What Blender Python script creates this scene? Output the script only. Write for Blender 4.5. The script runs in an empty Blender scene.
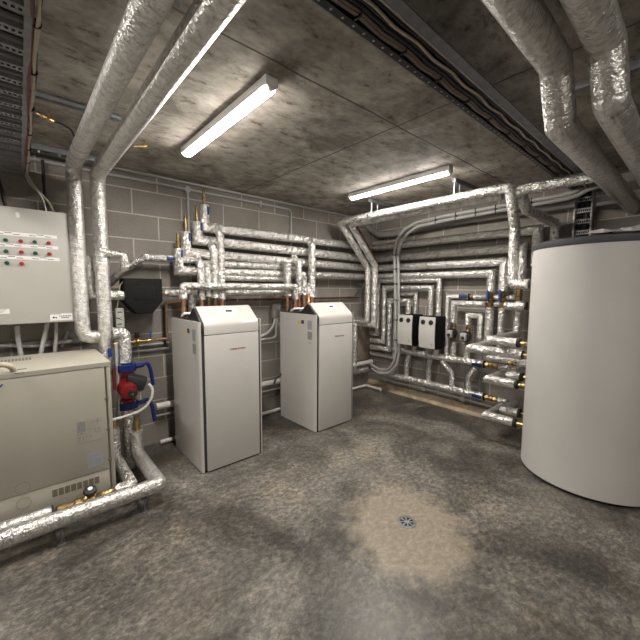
import bpy, bmesh, math, random
from mathutils import Vector, Matrix
random.seed(7)
SC = bpy.context.scene
COL = SC.collection
PI = math.pi

# ------------------------------------------------------------------ materials
def new_mat(name):
    m = bpy.data.materials.new(name); m.use_nodes = True
    nt = m.node_tree
    return m, nt, nt.nodes['Principled BSDF']

def nd(nt, kind, **kw):
    n = nt.nodes.new(kind)
    for k, v in kw.items():
        if k in n.inputs: n.inputs[k].default_value = v
        else: setattr(n, k, v)
    return n

def ramp(nt, stops):
    r = nt.nodes.new('ShaderNodeValToRGB')
    e = r.color_ramp.elements
    while len(e) < len(stops): e.new(0.5)
    for el, (p, c) in zip(e, stops):
        el.position = p; el.color = c if len(c) == 4 else (*c, 1)
    return r

def plain(name, col, rough=.45, metal=0.0, var=.06, scale=14, bump=0.0, bscale=60, coat=0.0):
    m, nt, b = new_mat(name); L = nt.links.new
    tc = nd(nt, 'ShaderNodeTexCoord')
    n = nd(nt, 'ShaderNodeTexNoise'); n.inputs['Scale'].default_value = scale; n.inputs['Detail'].default_value = 4
    L(tc.outputs['Object'], n.inputs['Vector'])
    r = ramp(nt, [(.3, tuple(c*(1-var) for c in col)), (.7, tuple(min(1, c*(1+var)) for c in col))])
    L(n.outputs['Fac'], r.inputs['Fac']); L(r.outputs['Color'], b.inputs['Base Color'])
    b.inputs['Roughness'].default_value = rough; b.inputs['Metallic'].default_value = metal
    if coat: b.inputs['Coat Weight'].default_value = coat
    if bump:
        n2 = nd(nt, 'ShaderNodeTexNoise'); n2.inputs['Scale'].default_value = bscale; n2.inputs['Detail'].default_value = 3
        L(tc.outputs['Object'], n2.inputs['Vector'])
        bp = nd(nt, 'ShaderNodeBump'); bp.inputs['Strength'].default_value = bump; bp.inputs['Distance'].default_value = .003
        L(n2.outputs['Fac'], bp.inputs['Height']); L(bp.outputs['Normal'], b.inputs['Normal'])
    return m

def foil_mat(name, col, crinkle, ridge, rough=.33, metal=.88, cell=70):
    """Aluminium foil jacket: crinkles and wrap ridges laid out in metres along and around the pipe."""
    m, nt, b = new_mat(name); L = nt.links.new
    uv = nd(nt, 'ShaderNodeUVMap')
    mp = nd(nt, 'ShaderNodeMapping'); mp.inputs['Scale'].default_value = (26, 90, 1)
    L(uv.outputs['UV'], mp.inputs['Vector'])
    n1 = nd(nt, 'ShaderNodeTexNoise'); n1.inputs['Scale'].default_value = 1.0; n1.inputs['Detail'].default_value = 3; n1.inputs['Distortion'].default_value = .6
    L(mp.outputs['Vector'], n1.inputs['Vector'])
    mp2 = nd(nt, 'ShaderNodeMapping'); mp2.inputs['Scale'].default_value = (cell, cell, 1)
    L(uv.outputs['UV'], mp2.inputs['Vector'])
    v = nd(nt, 'ShaderNodeTexVoronoi'); v.inputs['Scale'].default_value = 1.0
    L(mp2.outputs['Vector'], v.inputs['Vector'])
    n3 = nd(nt, 'ShaderNodeTexNoise'); n3.inputs['Scale'].default_value = cell*.45; n3.inputs['Detail'].default_value = 4
    L(uv.outputs['UV'], n3.inputs['Vector'])
    b1 = nd(nt, 'ShaderNodeBump'); b1.inputs['Strength'].default_value = ridge; b1.inputs['Distance'].default_value = .010
    L(n1.outputs['Fac'], b1.inputs['Height'])
    b2 = nd(nt, 'ShaderNodeBump'); b2.inputs['Strength'].default_value = crinkle; b2.inputs['Distance'].default_value = .6/cell
    L(v.outputs['Distance'], b2.inputs['Height']); L(b1.outputs['Normal'], b2.inputs['Normal'])
    L(b2.outputs['Normal'], b.inputs['Normal'])
    r = ramp(nt, [(.34, tuple(c*.70 for c in col)), (.56, col)])  # mottle: dulled foil patches, plus crinkle reflections put into the colour
    L(n3.outputs['Fac'], r.inputs['Fac']); L(r.outputs['Color'], b.inputs['Base Color'])
    b.inputs['Metallic'].default_value = metal
    rr = nd(nt, 'ShaderNodeMapRange'); rr.inputs['To Min'].default_value = rough-.08; rr.inputs['To Max'].default_value = rough+.12
    L(n3.outputs['Fac'], rr.inputs['Value']); L(rr.outputs['Result'], b.inputs['Roughness'])
    return m

def block_mat(name, axis, off_u, off_v, base):
    """Fair-faced concrete blockwork, 440 x 215 mm blocks with light mortar."""
    m, nt, b = new_mat(name); L = nt.links.new
    tc = nd(nt, 'ShaderNodeTexCoord')
    sp = nd(nt, 'ShaderNodeSeparateXYZ'); L(tc.outputs['Object'], sp.inputs['Vector'])
    cb = nd(nt, 'ShaderNodeCombineXYZ')
    au = nd(nt, 'ShaderNodeMath', operation='ADD'); au.inputs[1].default_value = off_u
    av = nd(nt, 'ShaderNodeMath', operation='ADD'); av.inputs[1].default_value = off_v
    L(sp.outputs[axis], au.inputs[0]); L(sp.outputs['Z'], av.inputs[0])
    L(au.outputs[0], cb.inputs['X']); L(av.outputs[0], cb.inputs['Y'])
    br = nd(nt, 'ShaderNodeTexBrick')
    br.inputs['Scale'].default_value = 1.0
    br.inputs['Brick Width'].default_value = .45; br.inputs['Row Height'].default_value = .225
    br.inputs['Mortar Size'].default_value = .0065; br.inputs['Mortar Smooth'].default_value = .3
    br.inputs['Color1'].default_value = (*base, 1)
    br.inputs['Color2'].default_value = (*[c*.82 for c in base], 1)
    br.inputs['Mortar'].default_value = (*[min(1, c*1.85) for c in base], 1)
    L(cb.outputs['Vector'], br.inputs['Vector'])
    n = nd(nt, 'ShaderNodeTexNoise'); n.inputs['Scale'].default_value = 90; n.inputs['Detail'].default_value = 5; n.inputs['Roughness'].default_value = .7
    L(tc.outputs['Object'], n.inputs['Vector'])
    n2 = nd(nt, 'ShaderNodeTexNoise'); n2.inputs['Scale'].default_value = 3.5; n2.inputs['Detail'].default_value = 3
    L(tc.outputs['Object'], n2.inputs['Vector'])
    r = ramp(nt, [(.3, (.72, .72, .72)), (.7, (1.12, 1.12, 1.12))]); L(n.outputs['Fac'], r.inputs['Fac'])
    r2 = ramp(nt, [(.3, (.85, .85, .86)), (.7, (1.08, 1.07, 1.05))]); L(n2.outputs['Fac'], r2.inputs['Fac'])
    x1 = nd(nt, 'ShaderNodeMixRGB', blend_type='MULTIPLY'); x1.inputs['Fac'].default_value = 1
    L(br.outputs['Color'], x1.inputs['Color1']); L(r.outputs['Color'], x1.inputs['Color2'])
    x2 = nd(nt, 'ShaderNodeMixRGB', blend_type='MULTIPLY'); x2.inputs['Fac'].default_value = 1
    L(x1.outputs['Color'], x2.inputs['Color1']); L(r2.outputs['Color'], x2.inputs['Color2'])
    L(x2.outputs['Color'], b.inputs['Base Color'])
    b.inputs['Roughness'].default_value = .9
    bp = nd(nt, 'ShaderNodeBump'); bp.inputs['Strength'].default_value = .5; bp.inputs['Distance'].default_value = .004
    L(n.outputs['Fac'], bp.inputs['Height'])
    bp2 = nd(nt, 'ShaderNodeBump', invert=True); bp2.inputs['Strength'].default_value = .6; bp2.inputs['Distance'].default_value = .004
    L(br.outputs['Fac'], bp2.inputs['Height']); L(bp.outputs['Normal'], bp2.inputs['Normal'])
    L(bp2.outputs['Normal'], b.inputs['Normal'])
    return m

def ceiling_mat():
    m, nt, b = new_mat('ceiling_concrete'); L = nt.links.new
    tc = nd(nt, 'ShaderNodeTexCoord')
    n1 = nd(nt, 'ShaderNodeTexNoise'); n1.inputs['Scale'].default_value = 2.6; n1.inputs['Detail'].default_value = 6; n1.inputs['Roughness'].default_value = .62; n1.inputs['Distortion'].default_value = .8
    n2 = nd(nt, 'ShaderNodeTexNoise'); n2.inputs['Scale'].default_value = 9; n2.inputs['Detail'].default_value = 7; n2.inputs['Roughness'].default_value = .7
    mp = nd(nt, 'ShaderNodeMapping'); mp.inputs['Scale'].default_value = (1, 1.8, 1); mp.inputs['Rotation'].default_value = (0, 0, .4)
    L(tc.outputs['Object'], mp.inputs['Vector'])
    L(tc.outputs['Object'], n1.inputs['Vector']); L(mp.outputs['Vector'], n2.inputs['Vector'])
    r1 = ramp(nt, [(.36, (.175, .158, .135)), (.5, (.31, .285, .25)), (.64, (.42, .39, .35))])
    L(n1.outputs['Fac'], r1.inputs['Fac'])
    r2 = ramp(nt, [(.34, (.33, .31, .28)), (.43, (.85, .84, .82)), (.64, (1.25, 1.25, 1.23))])
    L(n2.outputs['Fac'], r2.inputs['Fac'])
    x = nd(nt, 'ShaderNodeMixRGB', blend_type='MULTIPLY'); x.inputs['Fac'].default_value = 1
    L(r1.outputs['Color'], x.inputs['Color1']); L(r2.outputs['Color'], x.inputs['Color2'])
    # joints of the precast planks: every 1.2 m
    br = nd(nt, 'ShaderNodeTexBrick', offset=0.0)
    br.inputs['Scale'].default_value = 1; br.inputs['Brick Width'].default_value = 2.4; br.inputs['Row Height'].default_value = 2.13
    br.inputs['Mortar Size'].default_value = .008; br.inputs['Mortar Smooth'].default_value = .5
    mo = nd(nt, 'ShaderNodeMapping'); mo.inputs['Location'].default_value = (4.68+.003, 4.26, 0)
    wn = nd(nt, 'ShaderNodeTexNoise'); wn.inputs['Scale'].default_value = 5
    L(tc.outputs['Object'], wn.inputs['Vector'])
    vm = nd(nt, 'ShaderNodeVectorMath', operation='SCALE'); vm.inputs['Scale'].default_value = .02
    L(wn.outputs['Color'], vm.inputs[0])
    va = nd(nt, 'ShaderNodeVectorMath', operation='ADD')
    L(tc.outputs['Object'], va.inputs[0]); L(vm.outputs[0], va.inputs[1])
    L(va.outputs[0], mo.inputs['Vector']); L(mo.outputs['Vector'], br.inputs['Vector'])
    x2 = nd(nt, 'ShaderNodeMixRGB'); L(br.outputs['Fac'], x2.inputs['Fac'])
    L(x.outputs['Color'], x2.inputs['Color1']); x2.inputs['Color2'].default_value = (.085, .07, .055, 1)
    L(x2.outputs['Color'], b.inputs['Base Color'])
    b.inputs['Roughness'].default_value = .85
    bp = nd(nt, 'ShaderNodeBump'); bp.inputs['Strength'].default_value = .35; bp.inputs['Distance'].default_value = .01
    L(n2.outputs['Fac'], bp.inputs['Height']); L(bp.outputs['Normal'], b.inputs['Normal'])
    return m

def floor_mat():
    m, nt, b = new_mat('floor_concrete'); L = nt.links.new
    tc = nd(nt, 'ShaderNodeTexCoord')
    n1 = nd(nt, 'ShaderNodeTexNoise'); n1.inputs['Scale'].default_value = 1.5; n1.inputs['Detail'].default_value = 6; n1.inputs['Roughness'].default_value = .62; n1.inputs['Distortion'].default_value = .8
    L(tc.outputs['Object'], n1.inputs['Vector'])
    mp = nd(nt, 'ShaderNodeMapping'); mp.inputs['Scale'].default_value = (1.0, 1.35, 1); mp.inputs['Rotation'].default_value = (0, 0, .5)
    L(tc.outputs['Object'], mp.inputs['Vector'])
    n2 = nd(nt, 'ShaderNodeTexNoise'); n2.inputs['Scale'].default_value = 24; n2.inputs['Detail'].default_value = 10; n2.inputs['Roughness'].default_value = .82; n2.inputs['Distortion'].default_value = .35
    L(mp.outputs['Vector'], n2.inputs['Vector'])
    r1 = ramp(nt, [(.38, (.058, .053, .047)), (.5, (.122, .113, .100)), (.63, (.205, .19, .168))])
    L(n1.outputs['Fac'], r1.inputs['Fac'])
    r2 = ramp(nt, [(.36, (.36, .36, .36)), (.5, (.95, .95, .95)), (.63, (1.85, 1.82, 1.76))])
    L(n2.outputs['Fac'], r2.inputs['Fac'])
    x = nd(nt, 'ShaderNodeMixRGB', blend_type='MULTIPLY'); x.inputs['Fac'].default_value = 1
    L(r1.outputs['Color'], x.inputs['Color1']); L(r2.outputs['Color'], x.inputs['Color2'])
    n5 = nd(nt, 'ShaderNodeTexNoise'); n5.inputs['Scale'].default_value = 2.3; n5.inputs['Detail'].default_value = 7; n5.inputs['Roughness'].default_value = .68; n5.inputs['W' if 'W' in n5.inputs and False else 'Distortion'].default_value = .5
    off = nd(nt, 'ShaderNodeMapping'); off.inputs['Location'].default_value = (7.3, 2.1, 0); L(tc.outputs['Object'], off.inputs['Vector']); L(off.outputs['Vector'], n5.inputs['Vector'])
    r5 = ramp(nt, [(.40, (.82, .83, .83)), (.52, (1.0, 1.0, .99)), (.64, (1.22, 1.17, 1.08))]); L(n5.outputs['Fac'], r5.inputs['Fac'])
    x5 = nd(nt, 'ShaderNodeMixRGB', blend_type='MULTIPLY'); x5.inputs['Fac'].default_value = 1; L(x.outputs['Color'], x5.inputs['Color1']); L(r5.outputs['Color'], x5.inputs['Color2']); x = x5
    def patch(prev, cx, cy, sx, sy, rot, lo, hi, col, amt, nscale=5, namp=.5):
        mm = nd(nt, 'ShaderNodeMapping', vector_type='TEXTURE')
        mm.inputs['Location'].default_value = (cx, cy, 0); mm.inputs['Rotation'].default_value = (0, 0, rot); mm.inputs['Scale'].default_value = (sx, sy, 1)
        L(tc.outputs['Object'], mm.inputs['Vector'])
        ln = nd(nt, 'ShaderNodeVectorMath', operation='LENGTH'); L(mm.outputs['Vector'], ln.inputs[0])
        nn = nd(nt, 'ShaderNodeTexNoise'); nn.inputs['Scale'].default_value = nscale; nn.inputs['Detail'].default_value = 5
        L(tc.outputs['Object'], nn.inputs['Vector'])
        ma = nd(nt, 'ShaderNodeMath', operation='MULTIPLY_ADD'); ma.inputs[1].default_value = namp*2; ma.inputs[2].default_value = -namp
        L(nn.outputs['Fac'], ma.inputs[0])
        ad = nd(nt, 'ShaderNodeMath', operation='ADD'); L(ln.outputs['Value'], ad.inputs[0]); L(ma.outputs[0], ad.inputs[1])
        mr = nd(nt, 'ShaderNodeMapRange'); mr.inputs['From Min'].default_value = lo; mr.inputs['From Max'].default_value = hi
        mr.inputs['To Min'].default_value = amt; mr.inputs['To Max'].default_value = 0
        L(ad.outputs[0], mr.inputs['Value'])
        xx = nd(nt, 'ShaderNodeMixRGB'); L(mr.outputs['Result'], xx.inputs['Fac']); L(prev, xx.inputs['Color1'])
        fine = nd(nt, 'ShaderNodeMixRGB', blend_type='MULTIPLY'); fine.inputs['Fac'].default_value = .4; fine.inputs['Color1'].default_value = (*col, 1)
        L(r2.outputs['Color'], fine.inputs['Color2']); L(fine.outputs['Color'], xx.inputs['Color2'])
        return xx.outputs['Color']
    o = patch(x.outputs['Color'], -2.398, -2.378, .46, .40, .8, .72, 1.10, (.335, .288, .222), .85, 9, .5)
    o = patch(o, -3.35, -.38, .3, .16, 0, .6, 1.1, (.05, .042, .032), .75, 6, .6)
    L(o, b.inputs['Base Color'])
    rr = nd(nt, 'ShaderNodeMapRange'); rr.inputs['To Min'].default_value = .20; rr.inputs['To Max'].default_value = .55
    L(n2.outputs['Fac'], rr.inputs['Value']); L(rr.outputs['Result'], b.inputs['Roughness'])
    b.inputs['Specular IOR Level'].default_value = .5
    bp = nd(nt, 'ShaderNodeBump'); bp.inputs['Strength'].default_value = .12; bp.inputs['Distance'].default_value = .004
    L(n2.outputs['Fac'], bp.inputs['Height']); L(bp.outputs['Normal'], b.inputs['Normal'])
    return m

def emis(name, col, strength):
    m, nt, b = new_mat(name)
    n = nd(nt, 'ShaderNodeTexNoise'); n.inputs['Scale'].default_value = 2
    r = ramp(nt, [(0, tuple(c*.98 for c in col)), (1, col)]); nt.links.new(n.outputs['Fac'], r.inputs['Fac'])
    nt.links.new(r.outputs['Color'], b.inputs['Emission Color'])
    b.inputs['Emission Strength'].default_value = strength
    b.inputs['Base Color'].default_value = (.8, .8, .8, 1)
    return m

M = dict(
    foil=foil_mat('foil_jacket', (.86, .845, .82), .75, .6, .36, .85, 38),
    foil_rough=foil_mat('crinkled_foil_jacket', (.86, .848, .825), .95, .8, .28, .92),
    foil_ribbed=foil_mat('reinforced_foil_jacket', (.80, .788, .765), .5, .9, .36, .88),
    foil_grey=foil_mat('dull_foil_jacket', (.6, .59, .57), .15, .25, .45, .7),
    white=plain('white_enamel', (.59, .575, .545), .22, 0, .02, 6),
    tank=plain('tank_jacket', (.63, .62, .595), .55, 0, .03, 3),
    panel=plain('panel_enamel', (.47, .465, .43), .42, 0, .02, 5),
    beige=plain('beige_enamel', (.41, .39, .33), .42, 0, .04, 4),
    beige_dark=plain('beige_shadow_gap', (.17, .155, .12), .6, 0, .05, 5),
    black=plain('black_plastic', (.018, .018, .019), .5, 0, .15, 20),
    epp=plain('black_foam_shell', (.013, .013, .013), .75, 0, .15, 40, .3, 140),
    dark=plain('dark_grey_plastic', (.06, .061, .065), .5, 0, .1, 20),
    rim=plain('tank_rim_grey', (.075, .08, .088), .5, 0, .06, 12),
    brass=plain('brass', (.52, .37, .165), .28, 1, .15, 40),
    bronze=plain('aged_brass', (.36, .245, .11), .36, 1, .25, 40),
    copper=plain('copper', (.85, .50, .30), .34, 1, .15, 30),
    copper_old=plain('tarnished_copper', (.26, .12, .07), .42, .9, .3, 30),
    blue=plain('blue_enamel', (.006, .022, .13), .32, 0, .1, 20),
    blue_lever=plain('blue_lever_grip', (.02, .055, .27), .4, 0, .1, 20),
    blue_tag=plain('blue_print', (.012, .035, .17), .5, 0, .2, 60),
    red=plain('red_enamel', (.25, .010, .014), .3, 0, .1, 20),
    green_btn=plain('green_lens', (.004, .09, .062), .3, 0, .1, 30),
    red_btn=plain('red_lens', (.42, .012, .02), .3, 0, .1, 30),
    galv=plain('galvanised_steel', (.40, .40, .40), .42, .8, .12, 30),
    galv_dark=plain('weathered_galvanised_steel', (.22, .225, .24), .5, .6, .2, 18),
    tray_black=plain('black_tray_steel', (.02, .02, .021), .5, .2, .2, 30),
    conduit=plain('grey_conduit', (.42, .42, .41), .45, 0, .06, 30),
    soil=plain('grey_drain_plastic', (.27, .26, .245), .5, 0, .06, 12),
    pvc=plain('white_plastic_pipe', (.75, .73, .68), .4, 0, .04, 20),
    cable_red=plain('red_cable', (.16, .022, .022), .5, 0, .1, 30),
    cable_cream=plain('cream_cable', (.52, .46, .36), .5, 0, .08, 30),
    cable_tan=plain('tan_cable', (.20, .165, .13), .5, 0, .1, 30),
    cable_black=plain('black_cable', (.012, .012, .013), .45, 0, .1, 30),
    label=plain('label_paper', (.82, .81, .80), .55, 0, .02, 20),
    label_grey=plain('grey_label_print', (.28, .28, .27), .55, 0, .25, 120),
    label_blue=plain('bluish_label_print', (.33, .35, .38), .5, 0, .18, 150),
    print_dark=plain('dark_print', (.05, .05, .055), .6, 0, .1, 40),
    print_red=plain('red_print', (.28, .045, .035), .5, 0, .1, 40),
    yellow=plain('yellow_warning_print', (.70, .48, .05), .5, 0, .05, 40),
    film=plain('clear_wrap_film', (.62, .58, .57), .25, 0, .2, 18, .8, 30),
    board=plain('raw_plaster_board', (.29, .235, .185), .85, 0, .22, 9, .3, 40),
    rubber=plain('black_rubber', (.02, .02, .02), .7, 0, .1, 30),
    lamp_white=plain('lamp_housing', (.75, .74, .72), .4, 0, .02, 20),
    mortar=plain('sandy_mortar', (.42, .335, .235), .9, 0, .25, 10, .5, 30),
    steel=plain('bright_steel', (.55, .55, .55), .3, 1, .1, 30),
)
def perforated(name):
    m, nt, b = new_mat(name); L = nt.links.new
    tc = nd(nt, 'ShaderNodeTexCoord'); sp = nd(nt, 'ShaderNodeSeparateXYZ'); L(tc.outputs['Object'], sp.inputs[0])
    fr = nd(nt, 'ShaderNodeMath', operation='PINGPONG'); fr.inputs[1].default_value = .0275; L(sp.outputs['X'], fr.inputs[0])
    lt = nd(nt, 'ShaderNodeMath', operation='LESS_THAN'); lt.inputs[1].default_value = .0045; L(fr.outputs[0], lt.inputs[0])
    ad = nd(nt, 'ShaderNodeMath', operation='ADD'); ad.inputs[1].default_value = -0.06; L(sp.outputs['Y'], ad.inputs[0])
    ab = nd(nt, 'ShaderNodeMath', operation='ABSOLUTE'); L(ad.outputs[0], ab.inputs[0])
    l2 = nd(nt, 'ShaderNodeMath', operation='LESS_THAN'); l2.inputs[1].default_value = .0045; L(ab.outputs[0], l2.inputs[0])
    mu = nd(nt, 'ShaderNodeMath', operation='MULTIPLY'); L(lt.outputs[0], mu.inputs[0]); L(l2.outputs[0], mu.inputs[1])
    x = nd(nt, 'ShaderNodeMixRGB'); L(mu.outputs[0], x.inputs['Fac']); x.inputs['Color1'].default_value = (.02, .02, .021, 1); x.inputs['Color2'].default_value = (.45, .44, .42, 1)  # pale dots paint the lit ceiling seen through the flange holes
    L(x.outputs['Color'], b.inputs['Base Color']); b.inputs['Roughness'].default_value = .5
    return m
M['lit_dots'] = perforated('black_steel_lit_dots')
M['epp'].node_tree.nodes['Principled BSDF'].inputs['Specular IOR Level'].default_value = .12
M['lit'] = emis('lit_diffuser', (1.0, .94, .865), 92.0)

# ------------------------------------------------------------------ mesh builder
def basis(d):
    d = Vector(d).normalized()
    a = Vector((0, 0, 1)) if abs(d.z) < .9 else Vector((1, 0, 0))
    u = a.cross(d).normalized(); v = d.cross(u).normalized()
    return u, v

class MB:
    def __init__(s): s.bm = bmesh.new(); s.uv = s.bm.loops.layers.uv.new('UVMap')
    def quad(s, vs, uvs=None):
        try: f = s.bm.faces.new(vs)
        except ValueError: return
        if uvs:
            for l, t in zip(f.loops, uvs): l[s.uv].uv = t
        return f
    def box(s, a, b, bev=0, seg=2):
        x0, y0, z0 = (min(p, q) for p, q in zip(a, b)); x1, y1, z1 = (max(p, q) for p, q in zip(a, b))
        vs = [s.bm.verts.new(c) for c in ((x0,y0,z0),(x1,y0,z0),(x1,y1,z0),(x0,y1,z0),(x0,y0,z1),(x1,y0,z1),(x1,y1,z1),(x0,y1,z1))]
        fs = [s.bm.faces.new([vs[i] for i in q]) for q in ((0,3,2,1),(4,5,6,7),(0,1,5,4),(1,2,6,5),(2,3,7,6),(3,0,4,7))]
        if bev:
            es = {e for f in fs for e in f.edges}
            bmesh.ops.bevel(s.bm, geom=list(es), offset=bev, segments=seg, profile=.5, affect='EDGES')
        return s
    def obox(s, c, ax, ay, az, sx, sy, sz, bev=0):
        """box with its own axes, centre c"""
        c = Vector(c); ax, ay, az = (Vector(q).normalized() for q in (ax, ay, az))
        vs = []
        for k in (-1, 1):
            for i, j in ((-1,-1),(1,-1),(1,1),(-1,1)):
                vs.append(s.bm.verts.new(c + ax*(i*sx/2) + ay*(j*sy/2) + az*(k*sz/2)))
        fs = [s.bm.faces.new([vs[i] for i in q]) for q in ((0,3,2,1),(4,5,6,7),(0,1,5,4),(1,2,6,5),(2,3,7,6),(3,0,4,7))]
        if bev:
            es = {e for f in fs for e in f.edges}
            bmesh.ops.bevel(s.bm, geom=list(es), offset=bev, segments=2, profile=.5, affect='EDGES')
        return s
    def prism(s, prof, d0, d1, axis='x', bev=0):
        """profile of (u,v) points extruded along axis; for x: (y,z), y: (x,z), z: (x,y)"""
        def mk(p, d): return {'x': (d, p[0], p[1]), 'y': (p[0], d, p[1]), 'z': (p[0], p[1], d)}[axis]
        A = [s.bm.verts.new(mk(p, d0)) for p in prof]; B = [s.bm.verts.new(mk(p, d1)) for p in prof]
        fs = [s.bm.faces.new(A), s.bm.faces.new(B[::-1])]
        n = len(prof)
        for i in range(n): fs.append(s.bm.faces.new((A[i], B[i], B[(i+1) % n], A[(i+1) % n])))
        if bev:
            es = {e for f in fs[:2] for e in f.edges}
            bmesh.ops.bevel(s.bm, geom=list(es), offset=bev, segments=2, profile=.5, affect='EDGES')
        return s
    def lathe(s, p0, d, prof, seg=24, caps=True):
        """prof of (radius, distance along d from p0)"""
        p0 = Vector(p0); d = Vector(d).normalized(); u, v = basis(d)
        rings = []
        for r, h in prof:
            rings.append([s.bm.verts.new(p0 + d*h + (u*math.cos(2*PI*i/seg) + v*math.sin(2*PI*i/seg))*max(r, 1e-4)) for i in range(seg)])
        for k in range(len(rings)-1):
            ra, rb = prof[k], prof[k+1]
            for i in range(seg):
                j = (i+1) % seg
                s.quad((rings[k][i], rings[k][j], rings[k+1][j], rings[k+1][i]),
                       [(2*PI*i/seg*ra[0], ra[1]), (2*PI*(i+1)/seg*ra[0], ra[1]), (2*PI*(i+1)/seg*ra[0], rb[1]), (2*PI*i/seg*ra[0], rb[1])])
        if caps:
            s.bm.faces.new(rings[0][::-1]); s.bm.faces.new(rings[-1])
        return s
    def cyl(s, p0, p1, r, seg=20, r1=None):
        d = Vector(p1) - Vector(p0)
        return s.lathe(p0, d, [(r, 0), (r if r1 is None else r1, d.length)], seg)
    def slotted(s, x0, x1, y0, y1, z0, z1, nx, wx, y2, y3):
        """flat plate with a row of nx rectangular holes of width wx between y2 and y3"""
        p = (x1-x0)/nx; xs = [x0]
        for k in range(nx): xs += [x0+p*(k+.5)-wx/2, x0+p*(k+.5)+wx/2]
        xs.append(x1); ys = [y0, y2, y3, y1]
        V = {(i, j, k): s.bm.verts.new((x, y, z)) for i, x in enumerate(xs) for j, y in enumerate(ys) for k, z in enumerate((z0, z1))}
        full = lambda i, j: 0 <= i < len(xs)-1 and 0 <= j < 3 and not (j == 1 and i % 2 == 1)
        for i in range(len(xs)-1):
            for j in range(3):
                if not full(i, j): continue
                a, b, c, d = (i, j), (i+1, j), (i+1, j+1), (i, j+1)
                s.bm.faces.new([V[(*q, 0)] for q in (d, c, b, a)]); s.bm.faces.new([V[(*q, 1)] for q in (a, b, c, d)])
                for (e, f, n) in ((a, b, (i, j-1)), (b, c, (i+1, j)), (c, d, (i, j+1)), (d, a, (i-1, j))):
                    if not full(*n): s.bm.faces.new((V[(*e, 0)], V[(*f, 0)], V[(*f, 1)], V[(*e, 1)]))
        return s
    def rot_yz(s):
        """turn a plate laid out as (x,y,z) into (z,x,y)"""
        for v in s.bm.verts: v.co = Vector((v.co.z, v.co.x, v.co.y))
        return s
    def tube(s, path, r, seg=20, fil=0.0, fseg=3, wob=0.0, step=.12):
        """pipe swept along a polyline with mitred or filleted elbows, uv in metres"""
        P = []
        for p in path:
            p = Vector(p)
            if not P or (p-P[-1]).length > 1e-4: P.append(p)
        pts = [P[0]]
        for i in range(1, len(P)-1):
            a, b, c = P[i-1], P[i], P[i+1]
            d0 = (b-a).normalized(); d1 = (c-b).normalized(); ang = d0.angle(d1)
            if fil <= 0 or ang < .02: pts.append(b); continue
            t = min(fil*math.tan(ang/2), (b-a).length*.49, (c-b).length*.49)
            if t < 1e-5: pts.append(b); continue
            R = t/math.tan(ang/2); n = d0.cross(d1).normalized(); e0 = b - d0*t
            cen = e0 + n.cross(d0)*R
            k = max(1, fseg)
            for j in range(k+1):
                pts.append(cen + Matrix.Rotation(ang*j/k, 3, n) @ (e0-cen))
        pts.append(P[-1])
        if wob:
            q = [pts[0]]
            for a, b in zip(pts, pts[1:]):
                n = max(1, int((b-a).length/step))
                for j in range(1, n+1): q.append(a.lerp(b, j/n))
            pts = q
        dirs = [(b-a).normalized() for a, b in zip(pts, pts[1:])]
        u, v = basis(dirs[0])
        rings = []; dist = 0; ds = []
        for i, p in enumerate(pts):
            if i == 0: nrm = dirs[0]
            elif i == len(pts)-1: nrm = dirs[-1]
            else:
                nrm = (dirs[i-1]+dirs[i]).normalized()
                q = dirs[i-1].rotation_difference(dirs[i])
            if i > 0: dist += (pts[i]-pts[i-1]).length
            ds.append(dist)
            din = dirs[max(0, i-1)]
            rr = r*(1+random.uniform(-wob, wob)) if wob else r
            ring = []
            for k in range(seg):
                o = (u*math.cos(2*PI*k/seg)+v*math.sin(2*PI*k/seg))*rr
                den = din.dot(nrm)
                o = o - din*(o.dot(nrm)/den if abs(den) > .2 else 0)
                ring.append(s.bm.verts.new(p+o))
            rings.append(ring)
            if 0 < i < len(pts)-1: u = q @ u; v = q @ v
        for k in range(len(rings)-1):
            for i in range(seg):
                j = (i+1) % seg
                s.quad((rings[k][i], rings[k][j], rings[k+1][j], rings[k+1][i]),
                       [(2*PI*i/seg*r, ds[k]), (2*PI*(i+1)/seg*r, ds[k]), (2*PI*(i+1)/seg*r, ds[k+1]), (2*PI*i/seg*r, ds[k+1])])
        s.bm.faces.new(rings[0][::-1]); s.bm.faces.new(rings[-1])
        return s
    def ball(s, c, r, sz=None, seg=16):
        n = 8; prof = [(r*math.sin(PI*i/n), -r*math.cos(PI*i/n)) for i in range(n+1)]
        return s.lathe(c, (0, 0, 1), prof, seg)
    def build(s, name, mat, parent=None, smooth=True, angle=40, origin=None):
        bm = s.bm
        bmesh.ops.remove_doubles(bm, verts=bm.verts, dist=1e-5)
        bmesh.ops.recalc_face_normals(bm, faces=bm.faces)
        me = bpy.data.meshes.new(name)
        if origin is not None: o0 = Vector(origin)
        elif parent is None:
            xs = [v.co for v in bm.verts]
            o0 = Vector(((min(p.x for p in xs)+max(p.x for p in xs))/2, (min(p.y for p in xs)+max(p.y for p in xs))/2, min(p.z for p in xs)))
        else:
            o0 = WORLD[parent.name]
        for v in bm.verts: v.co -= o0
        bm.to_mesh(me); bm.free()
        if smooth:
            for p in me.polygons: p.use_smooth = True
            me.set_sharp_from_angle(angle=math.radians(angle))
        me.materials.append(M[mat] if isinstance(mat, str) else mat)
        o = bpy.data.objects.new(name, me); COL.objects.link(o)
        if parent is None: o.location = o0; WORLD[o.name] = o0
        else: o.parent = parent; WORLD[o.name] = o0
        return o
WORLD = {}

def tag(o, label=None, cat=None, group=None, kind=None):
    if label: o['label'] = label
    if cat: o['category'] = cat
    if group: o['group'] = group
    if kind: o['kind'] = kind
    return o

def thing(name, label, cat, loc=(0, 0, 0), group=None):
    o = bpy.data.objects.new(name, None); COL.objects.link(o); o.empty_display_size = .05
    o.location = loc; WORLD[o.name] = Vector(loc)
    return tag(o, label, cat, group)

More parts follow.
